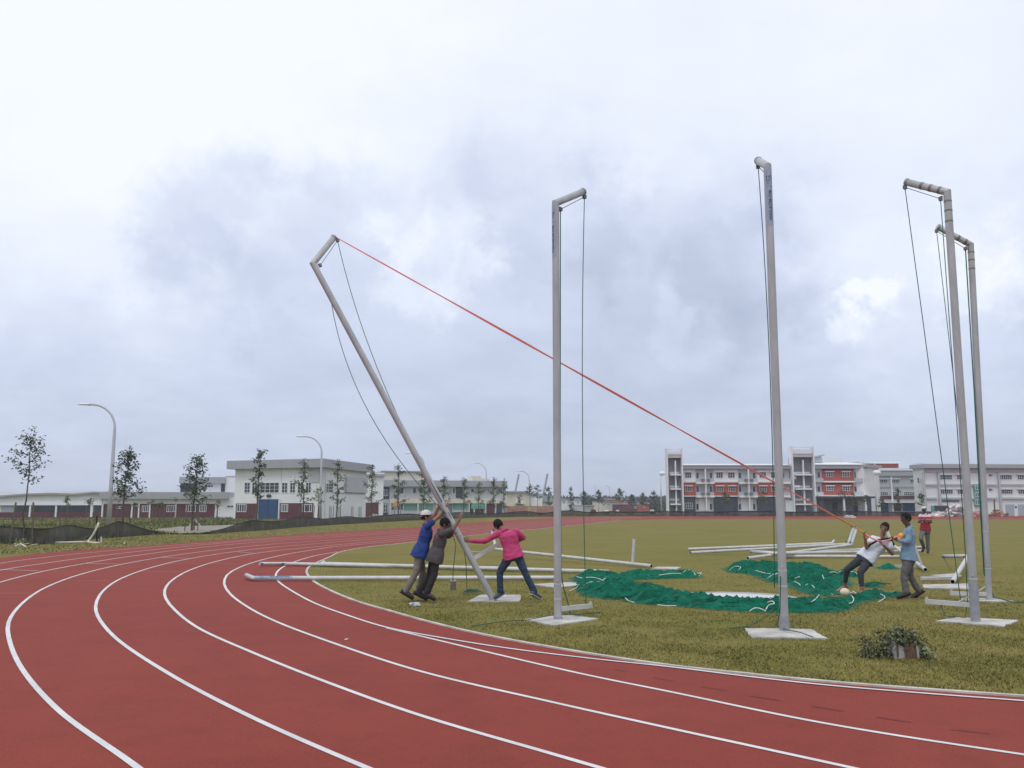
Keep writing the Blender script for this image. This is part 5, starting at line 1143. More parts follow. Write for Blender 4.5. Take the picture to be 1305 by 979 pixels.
part(fl, b, 'corner_panel', 'wall_grey', 393, 594, 408, 615, .01, .10); part(frr, b, 'corner_panel', 'wall_grey', 408.2, 594, 410.5, 615, .01, .10)
for x0, x1, c in ((312, 319.3, 2), (321.7, 328.5, 2), (332.5, 356.2, 4), (359.5, 367, 2), (370, 377, 2), (379.5, 387, 2), (390, 397, 2)): window(fl, b, x0, 615, x1, 628.2, c, 3, .0, fw=.06)
part(fl, b, 'brick_wall', 'maroon', 301.2, 641.8, 329, 660, .0, .1, True); part(fl, b, 'brick_wall', 'maroon', 357.5, 641.3, 399.7, 660, .0, .1, True)
for x0, x1 in ((303, 315), (359.2, 368), (386, 398.4)): window(fl, b, x0, 642.8, x1, 652.6, 4, 1, .1, fw=.075)
for x0, x1 in ((330.4, 343), (343.3, 356)): d_ = part(fl, b, 'door', 'blue', x0, 636.3, x1, 658.2, .0, .12, True); part(fl, d_, 'panel', 'blue', x0 + 1.2, 638, x1 - 1.2, 646, .12, .16)
part(fl, b, 'door_surround', 'frame', 329.2, 635.6, 330.3, 659, .0, .2, True); part(fl, b, 'door_surround', 'frame', 356.1, 635.6, 357.3, 659, .0, .2, True)
q = MB(); s_, z0 = fl.sz(343, 632); q.ell(fl.pt(s_, z0, .1), [fl.t * .5, fl.n * .1, Vector((0, 0, .25))], 10, 6); q.build('wall_emblem', M['darkwall'], b)
part(fl, b, 'joint', 'wall_grey', 358.8, 594.5, 359.3, 615, 0, .03)
window(frr, b, 412.8, 616, 424, 627.5, 2, 3, .0, fw=.06); part(frr, b, 'annexe_band', 'wall_grey', 424, 628, 466, 629.2, .0, .12); part(frr, b, 'annexe', 'wall_grey', 439.5, 608.6, 466, 628, .0, .4)
for x0, x1 in ((419.5, 422.6), (430, 433.5), (447.5, 450), (457, 460.5)): part(frr, b, 'door', 'wall_grey', x0, 645.5, x1, 657, 0, .1, True)
for x0 in (412.5, 414.6): part(frr, b, 'downpipe', 'frame', x0, 597, x0 + .5, 657, 0, .2, True)
f = Fac(460, 172, 492, 173); b = building(f, 'white link building with maroon base beside the hall', 'building')
part(f, b, 'wall', 'wall', 455, 607.6, 489, 660, -8, 0, True); part(f, b, 'roof', 'fascia', 455, 604.6, 490, 607.4, -8.3, .5); part(f, b, 'brick_wall', 'maroon', 463, 640.5, 482.5, 660, .0, .1, True); part(f, b, 'column', 'frame', 461, 640, 462.6, 660, .0, .3, True)
part(f, b, 'coping', 'roof', 470, 602.4, 490, 604.4, -8, .2)

# long two storey building behind the leaning pole
f = Fac(484, 186, 648, 192); b = building(f, 'long pale two storey building with grey fascia behind the leaning pole')
part(f, b, 'wall', 'wall_grey', 484.5, 619.5, 645, 660, -14, 0, True); part(f, b, 'fascia', 'fascia', 484, 612.6, 645.5, 620.4, -14.3, .9)
part(f, b, 'roof_storey', 'cream', 487.6, 601, 540.5, 612.8, -12, -1); part(f, b, 'roof_edge', 'fascia', 486.5, 600, 542, 601.2, -12.3, -.5); part(f, b, 'roof_slab', 'roof', 570, 610.8, 603, 612.6, -10, -.5)
part(f, b, 'roof_box', 'cream', 602, 606.6, 614, 612.6, -6, -1); part(f, b, 'roof_box', 'cream', 614.3, 609.6, 625, 612.6, -6, -1.2)
for x0, x1, y0, y1 in ((485, 496.4, 621, 636), (581, 589.5, 621, 635)): part(f, b, 'dark_opening', 'darkwall', x0, y0, x1, y1, 0, .06)  # flat panels, coloured dark for the shade of wall recesses
for x0, x1, y0, y1, c in ((487.5, 494.5, 624, 632, 3), (504, 508, 621.5, 629, 1), (510.6, 514.6, 621.5, 629, 1), (526, 530.5, 621.5, 629, 1), (534, 538.5, 622, 629, 1), (545, 550, 622, 629, 1), (600, 604, 622.5, 628, 1), (605, 610.5, 623.3, 625.3, 2), (617, 624, 623.3, 625.3, 2), (635.5, 640, 622, 629, 2), (577, 580, 622, 629, 1)): window(f, b, x0, y0, x1, y1, c, 1, .06 if x0 == 487.5 else 0, fw=.06)
part(f, b, 'band', 'cream', 496.6, 635.6, 645, 641.5, 0, .5); part(f, b, 'dark_opening', 'darkwall', 484.8, 641.8, 494.5, 660, 0, .06, True)
window(f, b, 485.6, 643, 494, 653, 3, 2, .06); window(f, b, 498.5, 641.9, 514, 650.4, 4, 2, 0); part(f, b, 'glazing', 'hoard', 514.6, 643, 552, 650, 0, .1); part(f, b, 'glazing', 'hoard', 577, 640.5, 596, 649, .0, .1)
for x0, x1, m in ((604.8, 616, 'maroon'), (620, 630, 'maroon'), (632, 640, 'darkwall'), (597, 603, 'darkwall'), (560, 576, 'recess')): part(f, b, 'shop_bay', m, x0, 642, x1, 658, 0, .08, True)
for x0, x1 in ((600, 612), (612.4, 618)): part(f, b, 'sign_panel', 'hoard', x0, 642.4, x1, 648.6, .5, .55)
for x in (497, 532, 556, 597, 603.5, 618, 631): part(f, b, 'column', 'frame', x, 641.6, x + 1, 658, .1, .5, True)
# yellow sign board on a post
Y = 150; t = thing('sign_board', at(504, 655, Y), 'yellow construction sign board low in front of the two storey building', 'sign'); t.location.z = 0; ORG[t.name] = t.location.copy()
MB().tube([at(504.5, 662, Y), at(504.5, 642, Y)], .07, 6).build('post', M['lamp'], t)
M['yellow'] = mat('yellow_sign', (.62, .30, .02), .6, 0, .25, 3); q = MB()
a, c, d_, e_ = at(499, 645.4, Y), at(508.5, 644.6, Y), at(508.8, 639.6, Y), at(501.5, 640.6, Y); q.hexa([a, c, c + Vector((0, .06, 0)), a + Vector((0, .06, 0))], [e_, d_, d_ + Vector((0, .06, 0)), e_ + Vector((0, .06, 0))]); q.build('board', M['yellow'], t, fix=True)

# small houses
f = Fac(644, 235, 678, 237); b = building(f, 'small cream flat roofed house left of the far leaning jib', 'house', 'house')
part(f, b, 'wall', 'cream', 645.5, 628.2, 676, 658, -9, 0, True); part(f, b, 'roof', 'fascia', 644, 626, 677, 628, -9.5, .7); part(f, b, 'downpipe', 'frame', 657, 628.2, 658, 642, 0, .15); part(f, b, 'annexe', 'roof', 657, 641, 668, 642.4, 0, 1.2); window(f, b, 650, 645, 654, 650, 2); part(f, b, 'side_wall', 'wall', 676.2, 634.5, 692, 658, -8, -.5, True)
f = Fac(676, 262, 706, 263); b = building(f, 'house with dark sloping roof right of the cream house', 'house', 'house')
part(f, b, 'wall', 'wall', 678, 639, 705, 658, -9, 0, True); q = MB(); a0, z0 = f.sz(676.5, 639.4); a1, z1 = f.sz(697, 629); a2, _ = f.sz(707, 629); q.hexa([f.pt(a0, z0, 1), f.pt(a2, z0, 1), f.pt(a2, z0, -10), f.pt(a0, z0, -10)], [f.pt(a0 + .8, z1, -4), f.pt(a1 + .5, z1, -4), f.pt(a1 + .5, z1, -5), f.pt(a0 + .8, z1, -5)]); q.build('roof', M['recess'], b, fix=True); window(f, b, 684, 642, 689, 647, 2)
f = Fac(643, 205, 706, 205); b = tag(f.box(MB(), 644, 645, 706, 656, -.4, 0, True).build('boundary_wall', M['woodpile'], fix=True), 'brownish boundary wall in front of the cream house', 'wall')
part_ = f.box(MB(), 672, 646.5, 684, 655, .02, .5, True); tag(part_.build('timber_stack', mat('tan_timber', (.42, .31, .19), .9, 0, .2, 1), fix=True), 'tan timber stack against the brownish boundary wall', 'timber stack')
# far town between the centre pole and the stair tower
for x0, x1, y0, y1, m, Yd, lab in ((715, 741, 637, 660, 'wall', 330, 'far white block right of the centre pole, low and wide'), (766, 790, 640, 660, 'cream', 350, 'far pale building under the taller dark tree'), (793, 801, 637, 660, 'brick', 360, 'far narrow brown building in the tree line'), (806, 812, 643, 660, 'maroon', 340, 'far small maroon building left of the last trees'), (745, 757, 645, 660, 'wall_grey', 320, 'far small grey building under the thin lamp post'), (817, 827, 642, 660, 'brick', 365, 'far low brown building near the stair tower')):
    f = Fac(x0, Yd, x1, Yd + 2); b = building(f, lab, 'building', 'far_building'); part(f, b, 'wall', m, x0, y0, x1, y1, -10, 0, True); part(f, b, 'roof', 'fascia' if m != 'cream' else 'hoard', x0 - .4, y0 - 1.4, x1 + .4, y0 - .05, -10.5, .7)
    for k in range(max(1, int((x1 - x0) / 6))): window(f, b, x0 + 2 + 6 * k, y0 + 2, x0 + 5 + 6 * k, y0 + 5, 2, 1, 0, fw=.15)
def treeline(x0, x1, Yd, prof, n, seed, label):
    r = random.Random(seed); q = MB()
    for i in range(n):
        x = r.uniform(x0, x1); topz = at(x, prof(x) + r.uniform(0, 5) - 2.0 * r.random() ** 4, Yd).z; c = at(x, 650, Yd + r.uniform(-12, 12)); c.z = topz * (1 - r.random() ** 1.6)
        leafquad(q, c, rv(r), rv(r), r.uniform(.8, 1.7), r.uniform(.5, 1.0))
    return stuff(q.build('far_wood', M['leaf_far']), label, 'wood')
treeline(690, 860, 400, lambda x: 634 + 2.5 * noise.noise((x * .09, 3, 0)) + 1.2 * noise.noise((x * .35, 9, 0)), 9000, 5, 'far wooded belt on the horizon between the centre pole and the stair tower')
treeline(440, 720, 420, lambda x: 641 + 2 * noise.noise((x * .1, 8, 0)), 6000, 6, 'low far greenery behind the two storey building and houses')
r_ = random.Random(12)
for i, (x, y, w_, h_, m, lab) in enumerate(((756, 654, 7, 3.5, 'maroon', 'far dark red parked van before the tree line'), (773, 654, 5, 3, 'wall', 'far white vehicle below the pale roofed building'), (787, 654, 4, 3, 'wall_grey', 'far grey vehicle left of the brown tower'), (803, 654, 5, 4, 'maroon', 'far red truck body near the brown tower'), (831, 654, 5, 3.4, 'wall_grey', 'far pale car right beside the stair tower'))):
    Yd = 230; t = thing('parked_van', at(x, 655, Yd), lab, 'van', 'far vehicles on the road'); t.location.z = 0; ORG[t.name] = t.location.copy(); p = Vector((t.location.x, Yd, 0)); W_ = w_ * pxm(Yd); H2 = (h_ + 1) * pxm(Yd)
    q = MB(); q.box(p + Vector((0, 0, .35 + H2 * .28)), (W_, 1.8, H2 * .5)); q.hexa([p + Vector((a * W_ * .46, c * .85, .36 + H2 * .53)) for a, c in ((-1, -1), (1, -1), (1, 1), (-1, 1))], [p + Vector((a * W_ * .36, c * .75, .35 + H2)) for a, c in ((-1, -1), (1, -1), (1, 1), (-1, 1))]); q.build('body', M[m], t)
    for sx in (-.3, .3):
        q = MB(); q.tube([p + Vector((sx * W_, -.95, .35)), p + Vector((sx * W_, .95, .35))], .35, 12); q.build('wheel', M['silt_hem'], t)

# three storey orange and white school block with two stair towers
DF = 190.0
f = Fac(846, DF, 1121, DF); b = building(f, 'three storey school block with orange red brick panels, white balconies and two stair towers')
part(f, b, 'wall', 'wall_grey', 868, 597, 1005.5, 660, -12, 0, True); part(f, b, 'fascia', 'fascia', 868, 593.8, 1005, 597.6, -.9, .9)
q = MB(); a0, z0 = f.sz(868.5, 593.6); a1, _ = f.sz(1005, 593.6); zr = f.sz(900, 589)[1]; q.hexa([f.pt(a0, z0, 1.1), f.pt(a1, z0, 1.1), f.pt(a1, z0, -12), f.pt(a0, z0, -12)], [f.pt(a0, z0 + .15, 1.1), f.pt(a1, z0 + .15, 1.1), f.pt(a1, zr, -8), f.pt(a0, zr, -8)]); q.build('roof', M['roof'], b, fix=True)
bays = [(869.3, 886), (909, 940), (964, 995)]
for i, (x0, x1) in enumerate(bays):
    part(f, b, 'brick_panel', 'brick', x0, 615.2, x1, 631.6, 0, .12); part(f, b, 'dark_base', 'darkwall', x0, 633.2, x1, 660, 0, .1, True); part(f, b, 'top_panel', 'wall', x0, 598, x1, 613.6, 0, .08); part(f, b, 'sill_band', 'frame', x0, 613.8, x1, 615, .0, .35); part(f, b, 'sill_band', 'frame', x0, 631.8, x1, 633, .0, .35)
    for xa, xb in (((872.6, 881),) if i == 0 else ((912.3, 921), (927.3, 936)) if i == 1 else ((967.2, 976), (982, 991))):
        window(f, b, xa, 602, xb, 609.2, 3, 2, .08, hood=True, fw=.06); window(f, b, xa + .6, 619.8, xb + .6, 626.4, 3, 2, .12, hood=True, fw=.06)
        if i == 0: window(f, b, 872.3, 641, 882.6, 648.8, 4, 2, .1, fw=.06)
for x0, x1 in ((886.2, 908.8), (940.2, 963.8), (995.2, 1005.3)):
    part(f, b, 'balcony_recess', 'wall_grey', x0, 597.8, x1, 660, 0, .02, True); mid = (x0 + x1) / 2
    if x1 - x0 > 15: part(f, b, 'divider', 'frame', mid - .7, 598, mid + .7, 651, .02, 1.2)
    for y0 in (614.4, 631.6): part(f, b, 'balcony_slab', 'frame', x0, y0, x1, y0 + 2.6, .02, 1.3)
    for y0, y1 in ((609.4, 614.2), (626.6, 631.4)):
        part(f, b, 'railing', 'wall_grey', x0 + .3, y0 + 1, mid - .9 if x1 - x0 > 15 else x1 - .3, y1, 1.15, 1.22)
        if x1 - x0 > 15: part(f, b, 'railing', 'wall_grey', mid + .9, y0 + 1, x1 - .3, y1, 1.15, 1.22); part(f, b, 'air_conditioner', 'recess', mid - 5.2, y0 + 1.2, mid - 1.6, y1 - .6, 1.25, 1.7); part(f, b, 'air_conditioner', 'recess', mid + 1.6, y0 + 1.2, mid + 5.2, y1 - .6, 1.25, 1.7)
    for y0, y1 in ((602.6, 609.4), (620, 626.8), (642.4, 649.4)):
        part(f, b, 'narrow_window', 'glass', x0 + 1.2, y0, x0 + 3.8, y1, .02, .07)
        if x1 - x0 > 15: part(f, b, 'narrow_window', 'glass', x1 - 4.2, y0, x1 - 1.6, y1, .02, .07)
    part(f, b, 'ground_panel', 'wall', x0 + 4.2 if x1 - x0 > 15 else x0 + 4, 635, x1 - 4.6 if x1 - x0 > 15 else x1, 651, .02, .08)
def tower(x0, x1, ytop, yb, lab):
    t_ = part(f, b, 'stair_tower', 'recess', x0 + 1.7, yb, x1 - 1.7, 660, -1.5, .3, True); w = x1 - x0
    part(f, t_, 'fin', 'wall', x0, ytop, x0 + 1.5, 660, -.6, 1.6, True); part(f, t_, 'fin', 'wall', x1 - 1.6, ytop, x1, 656, -.6, 1.6, True)
    part(f, t_, 'top_rail', 'frame', x0 + 1.6, ytop + 1.2, x1 - 1.7, ytop + 2, .6, 1.2); part(f, t_, 'parapet', 'roof', x0 + 1.6, ytop + 4.2, x1 - 1.7, yb - 4.2, -1, 1.4); part(f, t_, 'parapet', 'wall_grey', x0 + 1.6, yb - 4.1, x1 - 1.7, yb, -1, 1.3)
    m_ = (x0 + x1) / 2; part(f, t_, 'cross_post', 'frame', m_ + .9, yb + 3.5, m_ + 2.5, 651, .35, 1.0)
    for y in (604.6, 622.6, 642): part(f, t_, 'landing', 'frame', x0 + 4 + .06 * w, y, x1 - 1.8, y + 1.7, .3, 1.5)
    for y in (600, 617.5, 634): part(f, t_, 'stair_rail', 'wall_grey', x0 + 5, y + 1.6, x1 - 3, y + 4.0, .3, .5)
    return t_
tower(847.8, 868, 572, 584, 'l'); tw = tower(1005.6, 1034, 569, 583, 'r')
for x0, y0, x1, y1 in ((1010.5, 602.5, 1013.5, 611), (1011, 618.8, 1018, 621.4), (1000, 638, 1011, 652)): part(f, tw, 'light_panel', 'roof', x0, y0, x1, y1, .35, .6)
part(f, b, 'end_wing', 'wall_grey', 1034.6, 597, 1104, 660, -12, 0, True); part(f, b, 'fascia', 'fascia', 1034.6, 593.2, 1103.5, 597.4, -.9, .9)
q = MB(); a0, z0 = f.sz(1035, 593); a1, _ = f.sz(1103.5, 593); zr = f.sz(1060, 587)[1]; q.hexa([f.pt(a0, z0, 1.1), f.pt(a1, z0, 1.1), f.pt(a1, z0, -12), f.pt(a0, z0, -12)], [f.pt(a0, z0 + .15, 1.1), f.pt(a1, z0 + .15, 1.1), f.pt(a1 - 1, zr, -8), f.pt(a0, zr, -8)]); q.build('roof', M['roof'], b, fix=True)
q = MB(); (a0, z0), (a1, z1), (a2, z2) = f.sz(1035.5, 583.5), f.sz(1059, 578), f.sz(1061, 587.5); q.hexa([f.pt(a0, z2, -6), f.pt(a2, z2, -6), f.pt(a2, z2, -14), f.pt(a0, z2, -14)], [f.pt(a0, z0 - .2, -6), f.pt(a1, z1 - .2, -6), f.pt(a1, z1 - .2, -14), f.pt(a0, z0 - .2, -14)]); rf = q.build('roof_gable', M['wall_grey'], b, fix=True)
q = MB(); q.hexa([f.pt(a0 - .3, z0 - .15, -5.5), f.pt(a1 + .5, z1 - .15, -5.5), f.pt(a1 + .5, z1 - .15, -14.5), f.pt(a0 - .3, z0 - .15, -14.5)], [f.pt(a0 - .3, z0 + .15, -5.5), f.pt(a1 + .5, z1 + .15, -5.5), f.pt(a1 + .5, z1 + .15, -14.5), f.pt(a0 - .3, z0 + .15, -14.5)]); q.build('slope', M['fascia'], rf, fix=True)
part(f, b, 'back_roof', 'roof', 1061.5, 579.6, 1104, 587, -30, -14)
for y0, y1, yd in ((597.6, 613, 599.3), (615.2, 631, 617.6)):
    part(f, b, 'brick_panel', 'brick', 1047.2, yd, 1087.3, y1, 0, .12); part(f, b, 'dark_band', 'darkwall', 1047.2, y0, 1087.3, yd - .1, 0, .14)
for xa, xb in ((1052.3, 1061.2), (1073, 1082)): window(f, b, xa, 601.6, xb, 608, 3, 2, .12, hood=True, fw=.06); window(f, b, xa + .5, 619.6, xb + .5, 625.6, 3, 2, .12, hood=True, fw=.06)
for x0, x1, n0 in ((1036, 1047, 1042), (1087.5, 1099.5, 1088.8)):
    for y0, y1, yw in ((609, 614.6, 602), (626.4, 631.6, 620)): part(f, b, 'railing', 'wall_grey', x0, y0 + 1, x1, y1, 1.1, 1.18); part(f, b, 'narrow_window', 'glass', n0, yw, n0 + 2.6, yw + 6.6, 0, .06)
    part(f, b, 'air_conditioner', 'recess', x0 + 2, 609.6, x0 + 5, 613.4, .2, .8)
part(f, b, 'floor_slab', 'frame', 1035, 613.2, 1100, 615, .14, .8); part(f, b, 'canopy', 'frame', 1036.5, 631.2, 1107, 632.8, .0, 3.2); part(f, b, 'canopy_edge', 'darkwall', 1036.3, 632.9, 1107.4, 635.2, .0, 3.3)
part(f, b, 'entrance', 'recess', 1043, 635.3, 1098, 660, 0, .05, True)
for x0, x1, m in ((1038.4, 1043.8, 'darkwall'), (1067.8, 1070, 'frame'), (1095, 1097.4, 'frame'), (1097.7, 1102.8, 'darkwall')): part(f, b, 'column', m, x0, 635.3, x1, 660, 2.4, 3.0, True)
for x0, x1 in ((1060, 1067), (1087, 1093)): part(f, b, 'door_opening', 'darkwall', x0, 640, x1, 655, .05, .12, True)
f2 = Fac(1104, DF - 1, 1119.5, DF + 3); part(f2, b, 'end_wall', 'wall', 1100, 596, 1119.5, 660, -10, 0, True); part(f2, b, 'end_roof', 'fascia', 1099.5, 592.6, 1120.5, 596, -10.3, .6)

f = Fac(1117, 203, 1171, 203); b = building(f, 'grey school block with blue roller doors and a red rooftop storey')
part(f, b, 'wall', 'wall_grey', 1118.3, 606.5, 1169, 660, -12, 0, True); part(f, b, 'fascia', 'fascia', 1117.6, 600.2, 1168, 606.6, -12.2, .6); part(f, b, 'roof', 'roof', 1117.4, 596.8, 1168.4, 600, -12.4, .8)
part(f, b, 'roof_storey', 'brick', 1106, 589.6, 1159.4, 597, -14, -6); part(f, b, 'roof_storey_edge', 'roof', 1105, 586.8, 1161.5, 589.4, -14.5, -5); part(f, b, 'downpipe', 'frame', 1127, 589.6, 1129, 597, -6, -5.8)
for x0, x1, c in ((1121, 1130.8, 4), (1136, 1145.4, 4), (1160, 1164.8, 2)): window(f, b, x0, 611, x1, 615.6, c, 2, 0, fw=.06, hood=True)
for x0, x1, c in ((1122, 1131.5, 4), (1137, 1146, 4), (1151.6, 1165.4, 6)): window(f, b, x0, 626.8, x1, 631.4, c, 2, 0, fw=.06)
part(f, b, 'band', 'fascia', 1118.5, 620, 1169, 621.6, 0, .12); part(f, b, 'red_band', 'maroon', 1118.5, 632, 1169, 636.2, 0, .14); part(f, b, 'canopy', 'roof', 1118.5, 639.4, 1169.5, 641, 0, 1.2)
part(f, b, 'roller_door', 'blue', 1119.6, 641.2, 1131.8, 660, 0, .1, True); part(f, b, 'roller_door', 'blue', 1150, 641.2, 1169, 660, 0, .1, True); part(f, b, 'dark_opening', 'darkwall', 1138, 642, 1148, 660, 0, .08, True); part(f, b, 'downpipe', 'frame', 1133.8, 603, 1135.6, 660, 0, .35, True)

f = Fac(1177, 190, 1460, 193); b = building(f, 'long white three storey school building with grey bands at the right edge')
part(f, b, 'wall', 'wall', 1177, 596, 1460, 660, -4.6, 0, True); part(f, b, 'fascia', 'fascia', 1173, 592.2, 1460, 597.2, -4.8, 1.2); part(f, b, 'roof', 'roof', 1174, 590.6, 1460, 592.1, -4, .9); part(f, b, 'soffit_band', 'wall_grey', 1177, 597.3, 1460, 602.4, 0, .3)
c_ = f.pt(0, 0); zs_ = f.sz(1180, 598)[1]
for yy, zz in ((1.6, 7.6), (1.6, 4.2)): MB().box((c_.x - .02, c_.y + yy, zz), (.08, .5, 1.1)).build('narrow_window', M['glass'], b)
for x0 in (1174.5, 1193.4, 1270.2, 1330, 1390): part(f, b, 'pilaster', 'wall_grey', x0, 602.5, x0 + 2.4, 660, 0, .5, True)
for x0, x1 in ((1177.2, 1193.3), (1196, 1270), (1272.8, 1329.8), (1332.6, 1389.8)):
    part(f, b, 'band', 'wall_grey', x0, 616.8, x1, 619, 0, .4); part(f, b, 'band', 'wall_grey', x0, 634, x1, 636.4, 0, .4)
for k, (x0, x1, c) in enumerate(((1197.6, 1213, 6), (1219, 1234.5, 6), (1273.2, 1289, 6), (1296.3, 1312, 6), (1340, 1356, 6))):
    window(f, b, x0, 605.4, x1, 611.2, c, 2, 0, fw=.06, hood=True); window(f, b, x0 + .8, 624, x1 + .8, 629.6, c, 2, 0, fw=.06, hood=True)
part(f, b, 'stair_glazing', 'hoard', 1239.6, 617, 1250.4, 645, 0, .45)
for y0, y1 in ((618.5, 624.5), (628, 633.5), (637, 643.4)): window(f, b, 1240.6, y0, 1249.4, y1, 3, 1, .45, m='greenglass')
for y in (603.4, 621.8): part(f, b, 'vent', 'darkwall', 1260.5, y + 1.2, 1262.5, y + 3.2, 0, .3); part(f, b, 'vent_pipe', 'wall_grey', 1262.7, y + 1.4, 1265, y + 2.6, 0, .2)
part(f, b, 'dark_band', 'recess', 1199, 637.4, 1222, 640, 0, .12)
for x0, x1 in ((1281, 1292.6), (1297, 1310), (1315, 1328)): part(f, b, 'shutter', 'shutter', x0, 643, x1, 660, 0, .12, True)
t = thing('white_cabinet', gp(1294.7, 658.5), 'white cabinet with a dark round mark between two grey shutters', 'cabinet'); Y = t.location.y
q = MB(); q.hexa([at(x, 658, Y + d) for x, d in ((1292.8, 0), (1296.8, 0), (1296.8, 1), (1292.8, 1))], [at(x, 644.6, Y + d) for x, d in ((1292.8, 0), (1296.8, 0), (1296.8, 1), (1292.8, 1))]); q.build('body', M['roof'], t, fix=True); MB().ell(at(1294.7, 646.4, Y - .02), [(.22, 0, 0), (0, .06, 0), (0, 0, .22)], 12, 6).build('mark', M['darkwall'], t)
f = Fac(1186, 186, 1218, 186); t = thing('site_hoarding', f.pt(f.L / 2, 0), 'dark and green site hoarding before the right school building', 'hoarding'); part(f, t, 'panel', 'darkwall', 1191, 644.4, 1218, 657, -.3, 0, True); part(f, t, 'panel', 'hoard', 1187, 644.8, 1190.8, 657, -.3, 0, True); part(f, t, 'rail', 'maroon', 1192, 645, 1206, 647.4, .0, .05)
# debris heap and brick pile by the far fence
def heap(px, py, w, h, Y, n, m, sz, label, cat, name, seed):
    r = random.Random(seed); c0_ = gp(px, py); c0_ = Vector((at(px, py, Y).x, Y, 0)); q = MB(); W_ = w * pxm(Y) / 2; H_ = h * pxm(Y)
    for i in range(n):
        x = r.gauss(0, .45); y = r.gauss(0, .4); z = max(0, (1 - x * x * 1.0 - y * y) * r.random()) * H_; s = sz * r.uniform(.4, 1.4)
        rot = Matrix.Rotation(r.uniform(0, 6), 3, 'Z') @ Matrix.Rotation(r.uniform(-.6, .6), 3, 'X') @ Matrix.Rotation(r.uniform(-.6, .6), 3, 'Y'); q.box(c0_ + Vector((x * W_, y * 1.6, max(z, s * .1))), (s * 1.6, s, s * .35), rot)
    return tag(q.build(name, M[m]), label, cat)
heap(1219, 658, 24, 14, 176, 420, 'rubble', .8, 'heap of pale pinkish rubble left of the right hand poles', 'rubble heap', 'rubble_heap', 3)
heap(1197, 657, 14, 4, 172, 120, 'rubble', .8, 'low flat slabs of pale debris left of the rubble heap', 'debris', 'debris_slabs', 4)
heap(1272, 658, 14, 7, 176, 160, 'woodpile', .7, 'reddish brick pile behind the farther right pole', 'brick pile', 'brick_pile', 5)
heap(1246, 657, 14, 6, 178, 140, 'woodpile', .6, 'low brown debris pile seen between the two right poles', 'debris', 'debris_pile', 6)
heap(1083, 660, 12, 1.2, 150, 40, 'concrete', .5, 'pale scraps lying at the far track edge by the canopy', 'debris', 'pale_scraps', 7)
Y = 174; tag(MB().tube([Vector((at(1267.6, 650, Y).x, Y, 0)), at(1266.9, 636.5, Y)], .14, 8).build('timber_post', M['stake']), 'dark timber post standing by the reddish brick pile', 'post')
t = thing('barrier_rail', gp(1150, 657), 'low white barrier rail before the blue roller doors', 'barrier'); Y = 185
MB().bar(at(1133, 652.6, Y), at(1168, 652.6, Y), .12, .22).build('rail', M['roof'], t)
for x in (1134, 1150, 1166): MB().bar(Vector((at(x, 650, Y + .1).x, Y + .1, 0)), at(x, 652, Y + .1), .12, .12).build('post', M['roof'], t)

# ------------------------------------------------------------------ grass
def blades(name, P, hmin, hmax, w, m, seed, lean=.5):
    rs = np.random.RandomState(seed); n = len(P); ang = rs.uniform(0, 2 * np.pi, n); hh = rs.uniform(hmin, hmax, n); ww = w * rs.uniform(.6, 1.4, n); la = rs.uniform(0, 2 * np.pi, n); ll = hh * rs.uniform(.1, lean * 2, n)
    dx, dy = np.cos(ang) * ww / 2, np.sin(ang) * ww / 2
    V = np.empty((n, 3, 3)); V[:, 0] = np.stack([P[:, 0] - dx, P[:, 1] - dy, np.zeros(n) - .002], 1); V[:, 1] = np.stack([P[:, 0] + dx, P[:, 1] + dy, np.zeros(n) - .002], 1)
    V[:, 2] = np.stack([P[:, 0] + np.cos(la) * ll, P[:, 1] + np.sin(la) * ll, hh], 1)
    me = bpy.data.meshes.new(name); me.vertices.add(3 * n); me.vertices.foreach_set('co', V.ravel()); me.loops.add(3 * n); me.loops.foreach_set('vertex_index', np.arange(3 * n, dtype=np.int32))
    me.polygons.add(n); me.polygons.foreach_set('loop_start', np.arange(0, 3 * n, 3, dtype=np.int32)); me.update(calc_edges=True); me.validate(); me.materials.append(m)
    o = bpy.data.objects.new(name, me); COL.objects.link(o); return o
rs = np.random.RandomState(2); pol = [(p.x, p.y) for p in FIELD]; N_ = 520000
Yv = 7.0 * (30 / 7.0) ** rs.random_sample(N_); Xv = (rs.random_sample(N_) - .32) * (Yv * 1.05 + 2)
clump = np.array([noise.noise((x * 1.3, y * 1.3, 0)) + .5 * noise.noise((x * 5, y * 5, 3)) for x, y in zip(Xv[::1], Yv[::1])])
ok = inpoly_np(Xv, Yv, pol) & (rs.random_sample(N_) < np.clip(.52 + clump * .75, .08, 1) * np.clip((31 - Yv) / 17, 0, 1) ** 1.3)
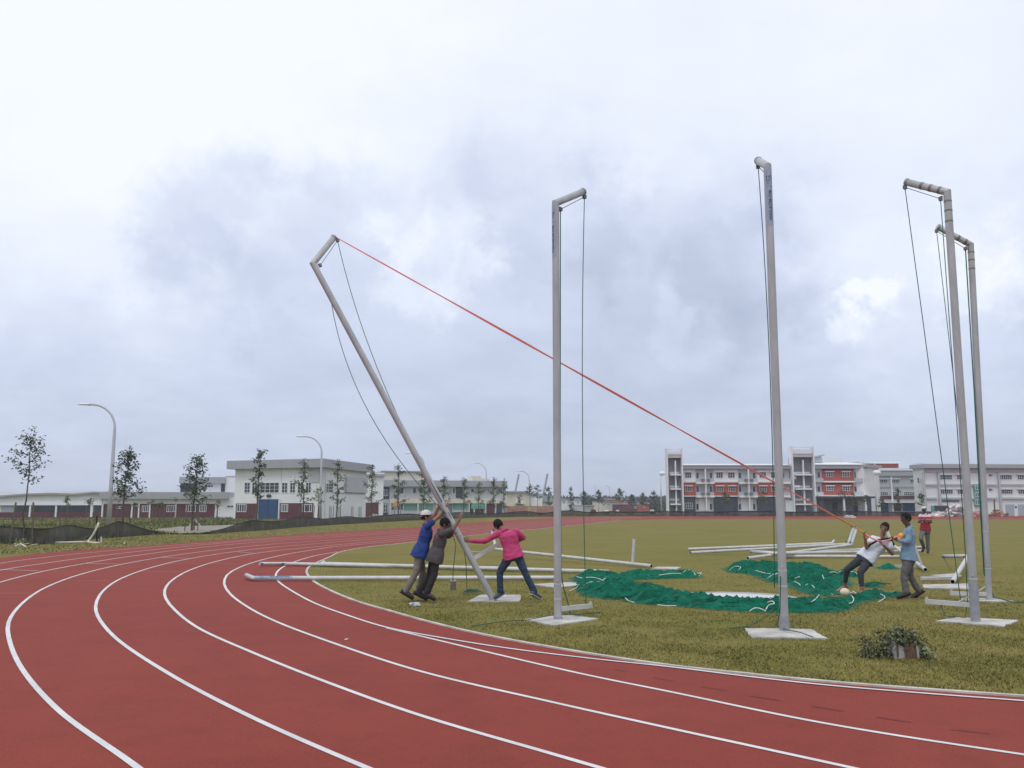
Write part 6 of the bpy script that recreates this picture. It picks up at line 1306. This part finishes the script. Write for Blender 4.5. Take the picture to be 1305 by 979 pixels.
for pp_ in PADS:
    cx_, cy_ = sum(p[0] for p in pp_) / len(pp_), sum(p[1] for p in pp_) / len(pp_); ok &= ~inpoly_np(Xv, Yv, [(cx_ + (p[0] - cx_) * .94, cy_ + (p[1] - cy_) * .94) for p in pp_])
stuff(blades('field_grass', np.stack([Xv, Yv], 1)[ok], .010, .034, .013, M['blade'], 3, 1.1), 'short olive and brown turf of the sports field', 'grass')
N_ = 60000; Yv = 34 * (150 / 34.) ** rs.random_sample(N_); px_ = rs.uniform(-20, 620, N_); Xv = (px_ - CX) / F * Yv
fy_ = np.array([interp(FBs, x) for x in px_]); pyv = HOR + CAMH * F / Yv; oy = np.array([interp([(-60, 716)] + OUT, x) for x in px_])
sand = [(196, 675.8), (215, 673), (245, 670.2), (320, 668.2), (300, 674), (262, 680), (228, 680)]
ok = (pyv < oy - .3) & ~((pyv < fy_ + .4) & (pyv > fy_ - .4)) & ~inpoly_np(px_, pyv, sand)
far = pyv < fy_
stuff(blades('verge_grass', np.stack([Xv, Yv], 1)[ok & ~far], .02, .075, .045, M['weed'], 4, 1.0), 'green grass verge between the red track and the black fence', 'grass')
hgt = np.array([noise.noise((x * .12, y * .05, 4)) for x, y in zip(Xv, Yv)])
stuff(blades('wild_grass', np.stack([Xv, Yv], 1)[ok & far & (hgt < .1)], .06, .22, .11, M['weed'], 5, .9), 'low wild grass behind the black fence', 'grass')
stuff(blades('tall_weeds', np.stack([Xv, Yv], 1)[ok & far & (hgt >= .1)], .1, .36, .16, M['weed2'], 6, .9), 'taller dark green weeds behind the black fence', 'weeds')

# ------------------------------------------------------------------ air
hz_ = MB(); hz_.box((0, 1850, 9), (5600, 3900, 20)); o = hz_.build('haze', mat('unused', (1, 1, 1))); o.data.materials.clear()
hm = bpy.data.materials.new('haze_air'); hm.use_nodes = True; hm.node_tree.nodes.clear()
_o = hm.node_tree.nodes.new('ShaderNodeOutputMaterial'); _v = hm.node_tree.nodes.new('ShaderNodeVolumePrincipled'); _v.inputs['Color'].default_value = (.9, .93, 1, 1); _v.inputs['Density'].default_value = .0004
hm.node_tree.links.new(_v.outputs[0], _o.inputs['Volume']); o.data.materials.append(hm); o['kind'] = 'stuff'
